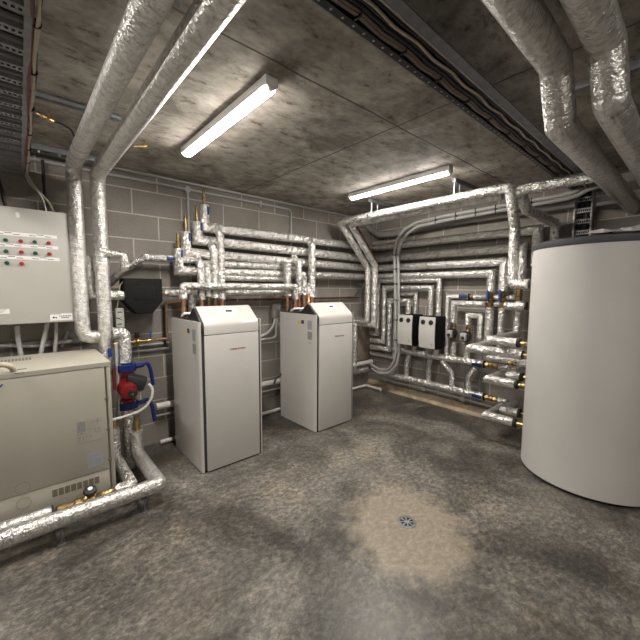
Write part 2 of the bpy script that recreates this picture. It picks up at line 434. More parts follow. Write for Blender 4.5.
def dup(root, loc, label, group=None):
    """copy of a thing, its parts and their sub-parts"""
    r = root.copy(); COL.objects.link(r); r.location = loc; r['label'] = label
    if group: r['group'] = group
    for ch in list(root.children):
        c = ch.copy(); COL.objects.link(c); c.parent = r
        for g in list(ch.children):
            d = g.copy(); COL.objects.link(d); d.parent = c
    return r

def text(name, s, size, mat, parent, at, right=(1, 0, 0), up=(0, 0, 1), depth=.0006):
    """raised lettering, centred on `at`, as a mesh part"""
    cu = bpy.data.curves.new(name+'_curve', 'FONT'); cu.body = s; cu.size = size; cu.align_x = 'CENTER'; cu.align_y = 'CENTER'; cu.extrude = depth; cu.offset = .0007
    tmp = bpy.data.objects.new(name+'_tmp', cu); COL.objects.link(tmp)
    bpy.context.view_layer.update()
    me = bpy.data.meshes.new_from_object(tmp.evaluated_get(bpy.context.evaluated_depsgraph_get()))
    bpy.data.objects.remove(tmp); bpy.data.curves.remove(cu)
    R = Vector(right).normalized(); U = Vector(up).normalized(); N = R.cross(U)
    mt = Matrix((R, U, N)).transposed().to_4x4(); mt.translation = Vector(at) - WORLD[parent.name]
    me.transform(mt); me.materials.clear(); me.materials.append(M[mat]); me.name = name
    o = bpy.data.objects.new(name, me); COL.objects.link(o); o.parent = parent; WORLD[o.name] = WORLD[parent.name]
    return o

def pipe(path, r, label, mat='foil', name='insulated_pipe', cat='pipe', fil=0.0, fseg=3, wob=0.0, group=None, seg=20, parts=()):
    """one pipe run = one thing; extra parts hang under it"""
    o = MB().tube(path, r, seg, fil, fseg, wob).build(name, mat, None, angle=50)
    tag(o, label, cat, group)
    for p in parts: p(o)
    return o

def band(a, b, r, mat, nm, lab=None, seg=20):
    """sleeve part round a pipe from a to b"""
    def f(o):
        c = MB().cyl(a, b, r, seg).build(nm, mat, o)
        if lab: c['label'] = lab
    return f

def sleeve_tag(a, b, r, towards, span=1.5):
    """blue flow label wrapped over part of a pipe facing a direction"""
    def f(o):
        A = Vector(a); B = Vector(b); d = (B-A).normalized(); t = Vector(towards); t = (t-d*t.dot(d)).normalized(); u = d.cross(t)
        m = MB(); n = 8; rows = []
        for k in range(n+1):
            an = -span/2+span*k/n; off = (t*math.cos(an)+u*math.sin(an))
            rows.append([m.bm.verts.new(A+off*r), m.bm.verts.new(B+off*r), m.bm.verts.new(B+off*(r+.001)), m.bm.verts.new(A+off*(r+.001))])
        for k in range(n):
            for i in range(4): m.quad((rows[k][i], rows[k][(i+1) % 4], rows[k+1][(i+1) % 4], rows[k+1][i]))
        m.bm.faces.new(rows[0]); m.bm.faces.new(rows[-1][::-1])
        m.build('flow_label', 'blue_tag', o)['label'] = 'blue printed flow label'
    return f

def vent(p, h=.14, r=.013):
    """brass air vent standing on a riser"""
    def f(o):
        MB().lathe(p, (0, 0, 1), [(r*1.25, -.01), (r*1.25, .02), (r*.8, .022), (r*.8, .045), (r*1.4, .047), (r*1.4, .075), (r*.9, .078), (r*.9, h*.75), (r*1.15, h*.76), (r*.9, h*.9), (r*.45, h)], 12).build('air_vent', 'bronze', o)['label'] = 'brass air vent'
    return f

def stub(p, q, r, mat='copper', nm='copper_tail', lab='bare copper tail'):
    def f(o):
        A = Vector(p); B = Vector(q); L = (B-A).length; d = B-A
        MB().lathe(A, d, [(r, 0), (r, L*.45), (r*1.18, L*.47), (r*1.18, L*.75), (r, L*.77), (r, L)], 14).build(nm, mat, o)['label'] = lab
    return f

def fitting(p, q, r, label, name='brass_coupling', lever=None, leverlen=.09, levmat='blue_lever', group=None, mat='brass', body='ball'):
    """threaded brass fitting between two pipe ends; optional lever handle"""
    A = Vector(p); B = Vector(q); d = (B-A).normalized(); L = (B-A).length
    t = thing(name, label, 'valve' if lever else 'fitting', tuple(A.lerp(B, .5)), group)
    MB().lathe(A, d, [(r*.8, 0), (r*.8, L*.12), (r*1.1, L*.13), (r*1.1, L*.3), (r*.85, L*.31), (r*.85, L*.36), (r*1.25, L*.4), (r*1.35, L*.5), (r*1.25, L*.6), (r*.85, L*.64), (r*.85, L*.69), (r*1.1, L*.7), (r*1.1, L*.87), (r*.8, L*.88), (r*.8, L)], 16).build('body', mat, t)
    for f0, f1 in ((.13, .3), (.7, .87)):
        MB().lathe(A, d, [(r*1.3, L*f0), (r*1.3, L*f1)], 6).build('hex_nut', mat, t, angle=20)
    if lever:
        n = Vector(lever[0]).normalized(); hd = Vector(lever[1]).normalized(); c = A.lerp(B, .5)
        MB().cyl(c, c+n*(r*2.1), r*.35, 10).build('stem', 'steel', t)
        w = n.cross(hd)
        MB().obox(c+n*(r*2.1)+hd*(leverlen*.35), hd, w, n, leverlen, r*1.0, r*.45, r*.15).build('lever_handle', levmat, t)
    return t

# ------------------------------------------------------------------ the setting
XW, YN, H = -6.2, -5.6, 2.62
def struct(o): o['kind'] = 'structure'; return o
struct(MB().box((XW, YN, -.1), (0, 0, 0)).build('floor', floor_mat(), None, False, 40, (0, 0, 0)))
struct(MB().box((XW, YN, H), (0, 0, H+.04)).build('ceiling', ceiling_mat(), None, False, 40, (0, 0, 0)))
wb = (.315, .29, .26)
struct(MB().box((XW, 0, -.1), (.15, .15, H+.04)).build('wall_left', block_mat('blockwork_left', 'X', .02, .012, wb), None, False, 40, (0, 0, 0)))
struct(MB().box((0, YN, -.1), (.15, 0, H+.04)).build('wall_right', block_mat('blockwork_right', 'Y', .1, .03, wb), None, False, 40, (0, 0, 0)))
struct(MB().box((XW-.15, YN-.15, -.1), (XW, .15, H+.04)).build('wall_rear', block_mat('blockwork_rear', 'Y', 0, .03, wb), None, False, 40, (0, 0, 0)))
struct(MB().box((XW, YN-.15, -.1), (.15, YN, H+.04)).build('wall_near', block_mat('blockwork_near', 'X', 0, .03, wb), None, False, 40, (0, 0, 0)))
struct(MB().prism([(-.10, 0), (-.085, .02), (-.03, .085), (0, .095), (0, 0)], -.001, YN+.001, 'y').build('trim_1', 'mortar', None, True, 60))

# ------------------------------------------------------------------ camera
cam = bpy.data.cameras.new('camera'); cam.sensor_width = 36; cam.lens = 36*339.8/640; cam.clip_start = .02
co = bpy.data.objects.new('camera', cam); COL.objects.link(co); SC.camera = co
yaw, pit, rol = math.radians(48.628), math.radians(5.202), math.radians(.210)
fw = Vector((math.cos(yaw)*math.cos(pit), math.sin(yaw)*math.cos(pit), -math.sin(pit)))
rt = fw.cross(Vector((0, 0, 1))).normalized(); up = rt.cross(fw)
r2 = rt*math.cos(rol)+up*math.sin(rol); u2 = up*math.cos(rol)-rt*math.sin(rol)
mt = Matrix((r2, u2, -fw)).transposed().to_4x4(); mt.translation = Vector((-4.2178, -3.5654, 1.55))
co.matrix_world = mt

# ------------------------------------------------------------------ ceiling lamps
def make_lamp(loc, label):
    t = thing('batten_light', label, 'lamp', loc)
    l = 1.2
    def arc(w, h0, h1, n=10): return [(w*math.cos(PI*i/n), -h0-(h1-h0)*math.sin(PI*i/n)) for i in range(n+1)]
    MB().box((-.037, -l/2, -.050), (.037, l/2, 0), .004).build('housing', 'lamp_white', t)
    MB().prism(arc(.035, .049, .066), -l/2+.028, l/2-.028, 'y').build('diffuser', 'lit', t)
    for s in (-1, 1):
        MB().prism(arc(.0375, .001, .068), s*(l/2-.028), s*(l/2), 'y', .003).build('end_cap', 'lamp_white', t)
    return t
lamp = make_lamp((0, 0, 0), 'linear ceiling batten light nearest the two overhead foil pipes')
lamp.location = (-3.2, -1.44, H)
dup(lamp, (-1.345, -1.42, H), 'linear ceiling batten light above the corner pipework')
dup(lamp, (-5.055, -1.44, H), 'linear ceiling batten light beyond the cable rack on the left')
dup(lamp, (-3.2, -4.6, H), 'unseen ceiling batten light added as fill behind the camera')  # fill lamp added out of view to brighten the tank and fronts
for o in bpy.data.objects:
    if o.name.startswith('batten_light'): o['group'] = 'ceiling batten lights'

# ------------------------------------------------------------------ left: control panel on the wall
FY = -.25
t = thing('control_panel', 'off-white electrical control panel with green and red buttons on the left wall', 'control panel', (-4.3, 0, 1.285))
MB().box((-4.75, -.235, 1.285), (-3.902, -.004, 2.128), .004).build('enclosure', 'panel', t)
MB().box((-4.748, FY, 1.287), (-3.904, -.2352, 2.126), .005).build('door', 'panel', t)
strips = [(1.936, -3.981), (1.856, -3.977), (1.769, -3.973)]
for z, xr in strips:
    s = MB().box((xr-.62, FY-.002, z-.0125), (xr, FY-.0002, z+.0125)).build('label_strip', 'label', t); s['label'] = 'white printed label strip'
    m = MB()
    for q in range(4): m.box((xr-.055-.088*q-.018, FY-.0026, z-.005), (xr-.055-.088*q+.018, FY-.0021, z-.001))
    for q in range(2): m.box((xr-.10-.176*q-.02, FY-.0026, z+.004), (xr-.10-.176*q+.02, FY-.0021, z+.008))
    m.build('strip_print', 'print_dark', s)
btn = [(-4.273, 1.887, 'g'), (-4.192, 1.887, 'r'), (-4.115, 1.888, 'g'), (-4.033, 1.888, 'r'), (-4.275, 1.809, 'g'), (-4.193, 1.808, 'r'), (-4.115, 1.807, 'g'), (-4.033, 1.807, 'r'), (-4.275, 1.727, 'g'), (-4.195, 1.726, 'r')]
for x, z, k in btn:
    b = MB().lathe((x, FY, z), (0, -1, 0), [(.015, 0), (.015, .004), (.013, .006)], 18).build('push_button', 'steel', t)
    b['label'] = ('green' if k == 'g' else 'red')+' indicator push button'
    MB().lathe((x, FY-.0055, z), (0, -1, 0), [(.013, 0), (.013, .011), (.010, .0145), (.003, .0155)], 18).build('button_cap', 'green_btn' if k == 'g' else 'red_btn', b)
sx, sz = -3.988, 1.326
s = MB().box((sx-.072, FY-.0025, sz-.026), (sx+.072, FY-.0003, sz+.028)).build('maker_plate', 'label', t)
m = MB(); m.box((sx-.072, FY-.003, sz+.023), (sx+.0, FY-.0026, sz+.026)); m.box((sx-.072, FY-.003, sz-.02), (sx-.0695, FY-.0026, sz+.026))
for k, (dx, r) in enumerate(((-.045, .009), (-.03, .007))): m.lathe((sx+dx, FY-.0026, sz-.002-.002*k), (0, -1, 0), [(r, 0), (r*.9, .0006)], 4)
for k in range(7): m.box((sx-.012+.011*k, FY-.003, sz+.004-.0002*k), (sx-.004+.011*k, FY-.0026, sz+.010))
m.box((sx+.0, FY-.003, sz-.008), (sx+.05, FY-.0026, sz-.003))
m.build('plate_print', 'print_dark', s)
sx, sz = -4.316, 1.382
s = MB().box((sx-.07, FY-.0025, sz-.018), (sx+.035, FY-.0003, sz+.018)).build('data_label', 'label', t)
m = MB()
for k in range(3): m.box((sx-.06, FY-.003, sz+.011-.01*k), (sx+.02-.01*k, FY-.0026, sz+.014-.01*k))
m.build('label_print', 'label_grey', s)
MB().box((-4.21, FY-.0025, 2.055), (-4.188, FY-.0003, 2.09)).build('corner_label', 'label', t)

# conduits dropping out of the panel
for k, (pts, r, lab) in enumerate((
    ([(-4.249, -0.12, 1.262), (-4.249, -0.12, 1.17), (-4.229, -0.12, 0.903)], .016, 'grey flexible conduit leaving the panel base farthest left'),
    ([(-4.064, -0.14, 1.299), (-4.096, -0.14, 1.158), (-4.137, -0.14, 0.972)], .015, 'grey flexible conduit slanting down from the middle of the panel base'),
    ([(-4.013, -0.12, 1.294), (-4.02, -0.12, 1.149), (-4.044, -0.12, 0.956)], .013, 'grey flexible conduit straight below the panel maker plate'))):
    pipe(pts, r, lab, 'conduit', 'flexible_conduit', 'conduit', .2, 5, group='conduits below the control panel')
pipe([(-4.419, -0.05, 1.126), (-4.242, -0.05, 1.095), (-4.09, -0.05, 1.082), (-3.993, -0.05, 1.097), (-3.911, -0.05, 1.106)], .013, 'grey cable sagging along the wall below the control panel', 'conduit', 'cable', 'cable', .3, 4)
t = thing('support_channel', 'slotted steel channel on the left wall below the control panel', 'channel', (-4.2, -.02, 1.02))
MB().box((-4.75, -.045, 1.085), (-3.80, -.002, 1.125)).build('channel', 'galv_dark', t)
for x in (-4.297, -3.936):
    MB().lathe((x, -.045, 1.105), (0, -1, 0), [(.016, 0), (.016, .006), (.009, .008), (.009, .02)], 12).build('bolt', 'steel', t)
pipe([(-3.986, -0.03, 1.06), (-3.932, -0.03, 1.19)], .012, 'short slanting grey conduit right of the panel conduits above the beige cabinet', 'conduit', 'flexible_conduit', 'conduit')

# ------------------------------------------------------------------ left: beige plant cabinet
CY = -.85; CX = -3.773; CT = 1.046
t = thing('plant_cabinet', 'large beige sheet-metal plant cabinet on the floor at the left edge', 'cabinet', (-4.36, CY, 0))
MB().box((-4.95, CY+.004, .05), (CX-.006, -.2, CT-.03), .004).build('casing', 'beige', t)
MB().prism([(CY-.008, CT-.032), (CY-.008, CT-.004), (CY, CT), (-.2, CT), (-.2, CT-.03)], -4.96, CX, 'x', .002).build('lid', 'beige', t)
MB().box((-4.95, CY+.04, 0), (CX-.03, -.22, .05)).build('plinth', 'beige_dark', t)
xs = -3.808
MB().box((-4.94, CY-.006, .2825), (xs-.004, CY+.006, CT-.036), .003).build('front_panel', 'beige', t)
MB().box((-4.94, CY-.002, .052), (xs-.004, CY+.006, .281), .003).build('base_panel', 'beige', t)
MB().box((xs-.002, CY+.001, .06), (xs+.006, CY+.006, CT-.036)).build('panel_seam', 'beige_dark', t)
MB().box((xs+.008, CY-.006, .05), (CX-.004, CY+.01, CT-.034), .004).build('corner_post', 'beige', t)
for z in (.34, .56, .78): MB().box((xs-.012, CY-.009, z), (xs+.01, CY-.003, z+.012)).build('panel_clip', 'beige_dark', t)
for k in range(8):
    px = -4.122 + k*(-3.89-(-4.122))/7
    MB().box((px-.0135, CY-.0035, 0.221-.024), (px+.0135, CY-.0005, 0.221+.024)).build('vent_slot', 'beige_dark', t)
for (x, z) in [(-4.274, 0.319), (-4.274, 0.221)]:
    m = MB(); n = 28
    m.lathe((x, CY-.005, z-.0), (0, -1, 0), [(.036, 0), (.0362, .0022), (.0348, .0022), (.0348, .0)], n, False)
    m.build('knockout', 'beige_dark', t)
x, z = -3.913, 0.589
SX, SZ = 1.36, 1.55
s = MB().box((x-.052*SX, CY-.0075, z-.05*SZ), (x+.052*SX, CY-.0063, z+.05*SZ)).build('instruction_label', 'beige', t)
m = MB(); m.box((x-.05*SX, CY-.0082, z-.002), (x-.018*SX, CY-.0076, z+.044*SZ))
for k in range(6): m.box((x-.014, CY-.0082, z+.056-.011*k), (x+.03-.005*(k % 3), CY-.0076, z+.0595-.011*k))
for (a, b, cc, d) in ((.03, .022, .034, .048), (.022, .034, .044, .037), (-.048, -.012, -.02, -.009), (-.04, -.008, -.03, -.004), (.012, -.014, .046, -.011), (.02, -.006, .026, .004), (.034, -.006, .04, .004), (-.05, -.0495, .052, -.048),
                      (-.046, -.044, -.043, -.022), (-.03, -.044, -.027, -.022), (-.046, -.024, -.027, -.022), (-.018, -.044, -.015, -.022), (.0, -.04, .003, -.022), (-.018, -.024, .003, -.022)):
    m.box((x+a*SX, CY-.0082, z+b*SZ), (x+cc*SX, CY-.0076, z+d*SZ))
m.build('label_print', 'label_grey', s)
x, z = -3.892, 0.373
s = MB().box((x-.045, CY-.0075, z-.048), (x+.045, CY-.0063, z+.048)).build('rating_plate', 'label_blue', t)
m = MB()
for k in range(6):
    m.box((x-.04, CY-.008, z+.036-.014*k), (x-.016+.003*(k % 2), CY-.0076, z+.040-.014*k)); m.box((x-.004, CY-.008, z+.036-.014*k), (x+.038-.004*(k % 3), CY-.0076, z+.0405-.014*k))
m.build('plate_print', 'label_grey', s)
x, z = -4.338, 0.964
m = MB(); m.prism([(x-.06, z-.018), (x-.02, z-.022), (x+.016, z+.018), (x+.008, z+.022), (x-.012, z+.0), (x-.022, z-.006), (x-.06, z-.006)], CY-.0085, CY-.0062, 'y'); m.build('logo', 'blue_tag', t)['label'] = 'end of a blue swoosh logo'
x, z = -4.373, 0.296
MB().box((x-.03, CY-.0035, z-.012), (x+.004, CY-.0021, z+.012)).build('small_label', 'label', t)
x0 = -4.338; y0 = -0.373; x1 = -4.191; y1 = -0.409
for k in range(9):
    xx = x0+(x1-x0)*k/8; MB().box((xx-.006, (y0+y1)/2-.05, CT), (xx+.006, (y0+y1)/2+.05, CT+.0012)).build('lid_slot', 'beige_dark', t)
for (x, y) in [(-4.233138049516765, -0.7786602883374849), (-4.244917080135939, -0.8955446293828095)]:
    MB().box((x-.025, y-.008, CT), (x+.02, y+.008, CT+.0015)).build('cable_slot', 'black', t)
pipe([(-4.393, -0.812, 1.06), (-4.358, -0.81, 1.09), (-4.313, -0.854, 1.1), (-4.283, -0.862, 1.085), (-4.272, -0.83, 1.05)], .016, 'cream cable loop entering the lid of the beige cabinet', 'cable_cream', 'cable', 'cable', .06, 5)

# ------------------------------------------------------------------ left: floor pipes in front of the cabinet
fo = [(-4.482, -1.06, 0.15), (-3.543, -1.06, 0.15), (-3.543, -0.446, 0.15), (-3.543, -0.446, 0.347)]
pipe(fo, .052, 'long foil pipe lying along the floor in front of the beige cabinet, outermost', 'foil_ribbed', fil=.03, fseg=2, wob=.02,
     parts=[stub((-3.536, -0.44, 0.336), (-3.536, -0.44, 0.467), .022, 'brass', 'brass_tail', 'brass tail')])
pipe([(-4.75, -0.957, 0.16), (-4.146, -0.957, 0.16)], .036, 'thick foil pipe along the cabinet base ending at a brass valve', 'foil_ribbed', wob=.015,
     parts=[band((-4.148, -0.957, 0.16), (-4.136, -0.957, 0.16), .037, 'rubber', 'end_cap', 'black end cap')])
A = (-4.128, -0.957, 0.16); B = (-3.803, -0.957, 0.16)
t = thing('brass_valve', 'brass double valve with round black handle at the foot of the beige cabinet', 'valve', tuple(A))
A = Vector(A); B = Vector(B); L = (B-A).length
MB().lathe(A, B-A, [(.012, 0), (.022, .01), (.022, .05), (.017, .055), (.017, .09), (.026, .10), (.026, L*.42), (.02, L*.43), (.034, L*.5), (.034, L*.62), (.02, L*.66), (.024, L*.68), (.024, L*.8), (.019, L*.81), (.019, L*.88), (.024, L*.89), (.024, L*.97), (.016, L)], 16).build('body', 'brass', t)
hc = A.lerp(B, .56)
MB().cyl(hc, hc+Vector((0, -.02, .055)), .014, 12).build('stem', 'bronze', t)
MB().lathe(hc+Vector((0, -.018, .05)), (0, -.35, 1), [(.018, 0), (.036, .006), (.04, .016), (.036, .03), (.02, .034)], 24).build('handwheel', 'black', t)
MB().lathe(hc+Vector((0, -.030, .0835)), (0, -.35, 1), [(.014, 0), (.014, .003), (.002, .0035)], 16).build('handle_cap', 'label', t)
fi = [(-3.803, -0.957, 0.16), (-3.697, -0.957, 0.16), (-3.697, -0.42, 0.16), (-3.697, -0.42, 0.407)]
pipe(fi, .038, 'foil pipe rising beside the right end of the beige cabinet, inner of the pair', 'foil_rough', fil=.02, fseg=2, wob=.02,
     parts=[stub(fi[-1], (fi[-1][0], fi[-1][1], fi[-1][2]+.06), .018, 'brass', 'brass_tail', 'brass tail')])
for (x, y), lab in zip([(-4.116, -1.06), (-3.653, -1.06)], ('small steel stand under the left of the long floor pipe', 'dark steel stand under the right bend of the floor pipes')):
    t = thing('pipe_stand', lab, 'stand', (x, y, 0))
    MB().box((x-.02, y-.045, 0), (x+.02, y+.16, .005)).build('foot', 'galv_dark', t)
    MB().box((x-.004, y-.03, .005), (x+.004, y-.022, .094)).build('post', 'galv_dark', t)
    MB().box((x-.004, y+.13, .005), (x+.004, y+.138, .094)).build('post', 'galv_dark', t)
    MB().box((x-.015, y-.045, .088), (x+.015, y+.16, .0945)).build('saddle', 'galv_dark', t)

# ------------------------------------------------------------------ left: big overhead pipes and their drops
p1 = [(-3.853, -0.25, 2.507)][0]; p2 = [(-3.7, -0.27, 2.477)][0]
pa = [(p1[0]+.042, -5.0, 2.5), (p1[0], -.25, 2.5), (p1[0], -.25, 1.15), (p2[0]-.03, -.25, 1.15)]
pipe(pa, .053, 'overhead foil pipe nearest the cable rack that drops beside the control panel', 'foil_ribbed', fil=.09, fseg=2, wob=.012,
     parts=[band((p1[0]+.0015, -.62, 2.5), (p1[0]+.0013, -.58, 2.5), .0545, 'foil_grey', 'foil_tape', 'dark foil tape band'), band((p1[0]+.002, -.76, 2.5), (p1[0]+.0018, -.735, 2.5), .0545, 'foil_grey', 'foil_tape', 'dark foil tape band'), band((p1[0]+.0002, -.37, 2.5), (p1[0], -.345, 2.5), .0545, 'foil_grey', 'foil_tape', 'dark foil tape band')])
pb = [(p2[0]+.02, -5.0, 2.46), (p2[0], -.27, 2.46), (p2[0], -.27, .75)]
pipe(pb, .054, 'overhead foil pipe right of its twin, dropping behind the beige cabinet corner', 'foil_ribbed', fil=.09, fseg=2, wob=.012,
     parts=[band((p2[0]+.0015, -.62, 2.46), (p2[0]+.0013, -.595, 2.46), .0555, 'foil_grey', 'foil_tape', 'dark foil tape band')])
pipe([(-3.783, -0.2, 1.812), (-3.783, -0.2, 1.486), (-3.723, -0.2, 1.486)], .032, 'short foil pipe stub between the two tall foil drops', 'foil_rough')
pipe([(-3.693, -0.3, 1.835), (-3.55, -0.3, 1.825), (-3.54, -0.3, 1.721), (-3.628, -0.1, 1.587)], .033, 'foil branch elbowing off the tall drop above the black foam shell', 'foil_rough', fil=.02, fseg=2, wob=.02)
pipe([(-3.515, -0.06, 1.715), (-3.346, -0.15, 1.831), (-3.346, -0.15, 1.831), (-2.922, -0.15, 1.831), (-2.862, -0.15, 1.831)], .034, 'foil pipe with blue printed tag running right above the black foam shell', 'foil_rough', fil=.02, fseg=2, wob=.015,
     parts=[sleeve_tag((-3.164, -0.15, 1.831), (-3.067, -0.15, 1.831), .0355, (-.3, -1, 0), .9)])
pipe([(-3.666, -0.25, 1.49), (-3.54, -0.25, 1.49)], .040, 'short foil pipe entering the left side of the black foam shell', 'foil_rough', wob=.02,
     parts=[stub((-3.543, -0.25, 1.49), (-3.501, -0.25, 1.49), .015, 'brass', 'brass_tail', 'brass tail')])

# black foam shell of the dirt separator
t = thing('insulation_shell', 'black foam shell with chamfered bottom round a fitting on the left wall', 'insulated fitting', (-3.381, -0.25, 1.483))
x0, x1 = -3.551, -3.246; z0, z1 = 1.33, 1.637
w_ = x1-x0; prof = [(x0, z1), (x1, z1), (x1, z0+.11), (x1-.085, z0), (x0+.085, z0), (x0, z0+.11)]
MB().prism(prof, -.305, -.212, 'y', .012).build('front_half', 'epp', t)
MB().prism(prof, -.208, -.10, 'y', .012).build('rear_half', 'epp', t)
MB().prism([(x0+.07, z0+.12), (x1-.07, z0+.12), (x1-.07, z1-.07), (x0+.07, z1-.07)], -.309, -.304, 'y', .002).build('raised_panel', 'epp', t)
# sensor box
t = thing('sensor_box', 'small pale sensor box with arrow print beside the tall foil drop', 'sensor', (-3.576, -0.2, 1.293))
x, z = -3.584, 1.296
MB().box((x-.032, -.24, z-.085), (x+.034, -.18, z+.083), .008).build('case', 'panel', t)
m = MB()
m.box((x-.016, -.2413, z+.045), (x+.016, -.2401, z+.055)); m.box((x-.022, -.2413, z-.058), (x+.012, -.2401, z-.048))
m.obox((x-.004, -.2407, z-.008), (1, 0, -.5), (0, 1, 0), (.5, 0, 1), .05, .0012, .006); m.obox((x-.004, -.2407, z+.0), (1, 0, .35), (0, 1, 0), (-.35, 0, 1), .045, .0012, .004)
m.build('arrow_print', 'print_dark', t)
pipe([(-3.602, -0.24, 1.382), (-3.593, -0.24, 1.433), (-3.571, -0.24, 1.578), (-3.531, -0.24, 1.63)], .004, 'thin pale lead between the sensor box and the black foam shell', 'cable_cream', 'cable', 'cable', .05, 4, seg=8)

# ------------------------------------------------------------------ left: circulation pump
PX, PY = -3.58, -.35
pipe([(p2[0]+.04, PY, 1.179), (PX, PY, 1.179), (PX, PY, 0.923)], .05, 'foil elbow dropping into the top flange of the red pump', 'foil_rough', fil=.045, fseg=3, wob=.02)
zt, zb = 0.883, 0.559
def flange_valve(z, label):
    t = thing('butterfly_valve', label, 'valve', (PX, PY, z))
    MB().lathe((PX, PY, z-.032), (0, 0, 1), [(.075, 0), (.08, .004), (.08, .06), (.075, .064)], 28).build('body', 'blue', t)
    for k in range(4):
        a = PI/4+k*PI/2
        MB().cyl((PX+.068*math.cos(a), PY+.068*math.sin(a), z-.04), (PX+.068*math.cos(a), PY+.068*math.sin(a), z+.04), .008, 8).build('flange_bolt', 'steel', t)
    MB().cyl((PX+.07, PY-.02, z), (PX+.135, PY-.03, z+.012), .02, 14).build('neck', 'blue', t)
    MB().tube([(PX+.12, PY-.03, z+.022), (PX+.165, PY-.032, z+.02), (PX+.185, PY-.035, z-.045), (PX+.20, PY-.035, z-.18)], .016, 10, .03, 4).build('lever_handle', 'blue', t)
    return t
flange_valve(zt, 'blue flanged butterfly valve on top of the red pump')
flange_valve(zb, 'blue flanged butterfly valve below the red pump')
zc = (zt+zb)/2
t = thing('circulation_pump', 'red circulation pump with black terminal box between blue valves', 'pump', (PX, PY, zb))
MB().lathe((PX, PY, zb+.034), (0, 0, 1), [(.07, 0), (.07, .018), (.04, .024), (.045, .06), (.045, zt-zb-.068-.06), (.04, zt-zb-.068-.024), (.07, zt-zb-.068-.018), (.07, zt-zb-.068)], 24).build('pump_body', 'red', t)
md = Vector((-.12, -1, -.05)).normalized()
MB().lathe((PX, PY, zc), md, [(.05, .0), (.078, .02), (.078, .05), (.066, .055), (.066, .15), (.058, .175), (.03, .185)], 28).build('motor', 'red', t)
e0 = Vector((PX, PY, zc))+md*.181
MB().lathe(e0+Vector((.028, .012, -.012)), md, [(.034, -.06), (.034, .026), (.028, .03)], 20).build('motor_cap', 'black', t)
e1 = e0+Vector((.028, .012, -.012))+md*.0305
m = MB(); m.obox(e1, (1, 0, .12), (0, 1, 0), (0, 0, 1), .034, .001, .004); m.obox(e1-Vector((0, 0, .009)), (1, 0, .5), (0, 1, 0), (0, 0, 1), .008, .001, .012)
m.build('motor_print', 'label_grey', t)
MB().obox(Vector((PX+.055, PY-.075, zc+.045)), (1, -.25, -.42), (.2, 1, 0), (.42, 0, 1), .15, .12, .10, .01).build('terminal_box', 'black', t)
MB().obox(Vector((PX+.085, PY-.085, zc-.035)), (1, -.2, .6), (.2, 1, 0), (-.6, 0, 1), .06, .03, .02, .004).build('cable_gland', 'label_grey', t)
pipe([(-3.443, -0.5, 0.745), (-3.413, -0.5, 0.696), (-3.424, -0.5, 0.628), (-3.466, -0.5, 0.559), (-3.536, -0.5, 0.524), (-3.633, -0.5, 0.51), (-3.725, -0.5, 0.504)], .011, 'white hose curving from the red pump down to the cabinet', 'pvc', 'hose', 'hose', .08, 4, seg=12)
pipe([(PX, PY, zb-.034), (PX, PY, .0)], .045, 'foil pipe dropping from the lower blue valve to the floor', 'foil_rough', wob=.02)
pipe([(-3.649, -0.38, 1.094), (-3.649, -0.38, 0.861), (-3.649, -0.38, 0.451)], .011, 'thin pale conduit running down between pump and cabinet', 'conduit', 'conduit_pipe', 'conduit')
pipe([(-3.679, -0.4, 0.901), (-3.679, -0.4, 0.717)], .012, 'short red and white wrapped cable left of the pump', 'cable_red', 'cable', 'cable')
t = thing('lever_valve', 'blue upright valve lever beside the top right corner of the beige cabinet', 'valve', (-3.676, -0.3, 0.968))
x, z = -3.689, 1.025
MB().box((x-.014, -.345, z-.04), (x+.014, -.333, z+.035), .005).build('lever_handle', 'blue_lever', t)
MB().cyl((x, -.335, z-.03), (x, -.30, z-.03), .01, 12).build('stem', 'brass', t)

# brass filling line and conduits right of the pump
def WL(px, py): pass
br = [(-3.625, -0.12, 1.062), (-3.16, -0.12, 1.062)]
t = thing('filling_line', 'thin brass filling line with black and blue valves left of the first heat pump', 'pipe', br[0])
MB().tube(br, .009, 12).build('tube', 'brass', t)
def mid(f): return Vector(br[0]).lerp(Vector(br[1]), f)
c0 = mid(.42)
MB().lathe(c0-Vector((.035, 0, 0)), (1, 0, 0), [(.012, 0), (.018, .004), (.018, .018), (.014, .02), (.024, .03), (.024, .045), (.014, .05), (.018, .053), (.018, .066), (.012, .07)], 14).build('pressure_valve', 'brass', t)
MB().cyl(c0-Vector((0, 0, .045)), c0+Vector((0, 0, .035)), .017, 12).build('valve_bonnet', 'brass', t)
MB().lathe(c0+Vector((0, 0, .035)), (0, 0, 1), [(.018, 0), (.021, .004), (.021, .045), (.016, .05)], 12).build('valve_cap', 'black', t)
c1 = mid(.66)
MB().lathe(c1-Vector((.03, 0, 0)), (1, 0, 0), [(.013, 0), (.016, .004), (.016, .015), (.02, .03), (.016, .045), (.016, .056), (.013, .06)], 14).build('ball_valve', 'brass', t)
MB().box(tuple(c1+Vector((-.007, -.012, .015))), tuple(c1+Vector((.009, -.004, .09))), .003).build('lever_handle', 'blue_lever', t)
c2 = mid(.88)
MB().lathe(c2-Vector((.03, 0, 0)), (1, 0, 0), [(.012, 0), (.016, .004), (.016, .02), (.013, .022), (.013, .04), (.016, .042), (.016, .056), (.012, .06)], 12).build('union', 'bronze', t)
pipe([(-3.465, -0.03, 1.007), (-3.123, -0.03, 1.007)], .011, 'upper pale conduit run just under the brass filling line', 'conduit', 'conduit_pipe', 'conduit')
pipe([(-3.467, -0.03, 0.955), (-3.125, -0.03, 0.955)], .011, 'lower pale conduit run under the brass filling line', 'conduit', 'conduit_pipe', 'conduit')
cp = [(-3.031, -0.2, 1.429), (-3.162, -0.11, 1.41), (-3.162, -0.11, 1.069)]
pipe(cp, .011, 'thin copper pipe bending down left of the first heat pump', 'copper', 'copper_pipe', 'pipe', .03, 3, seg=12)
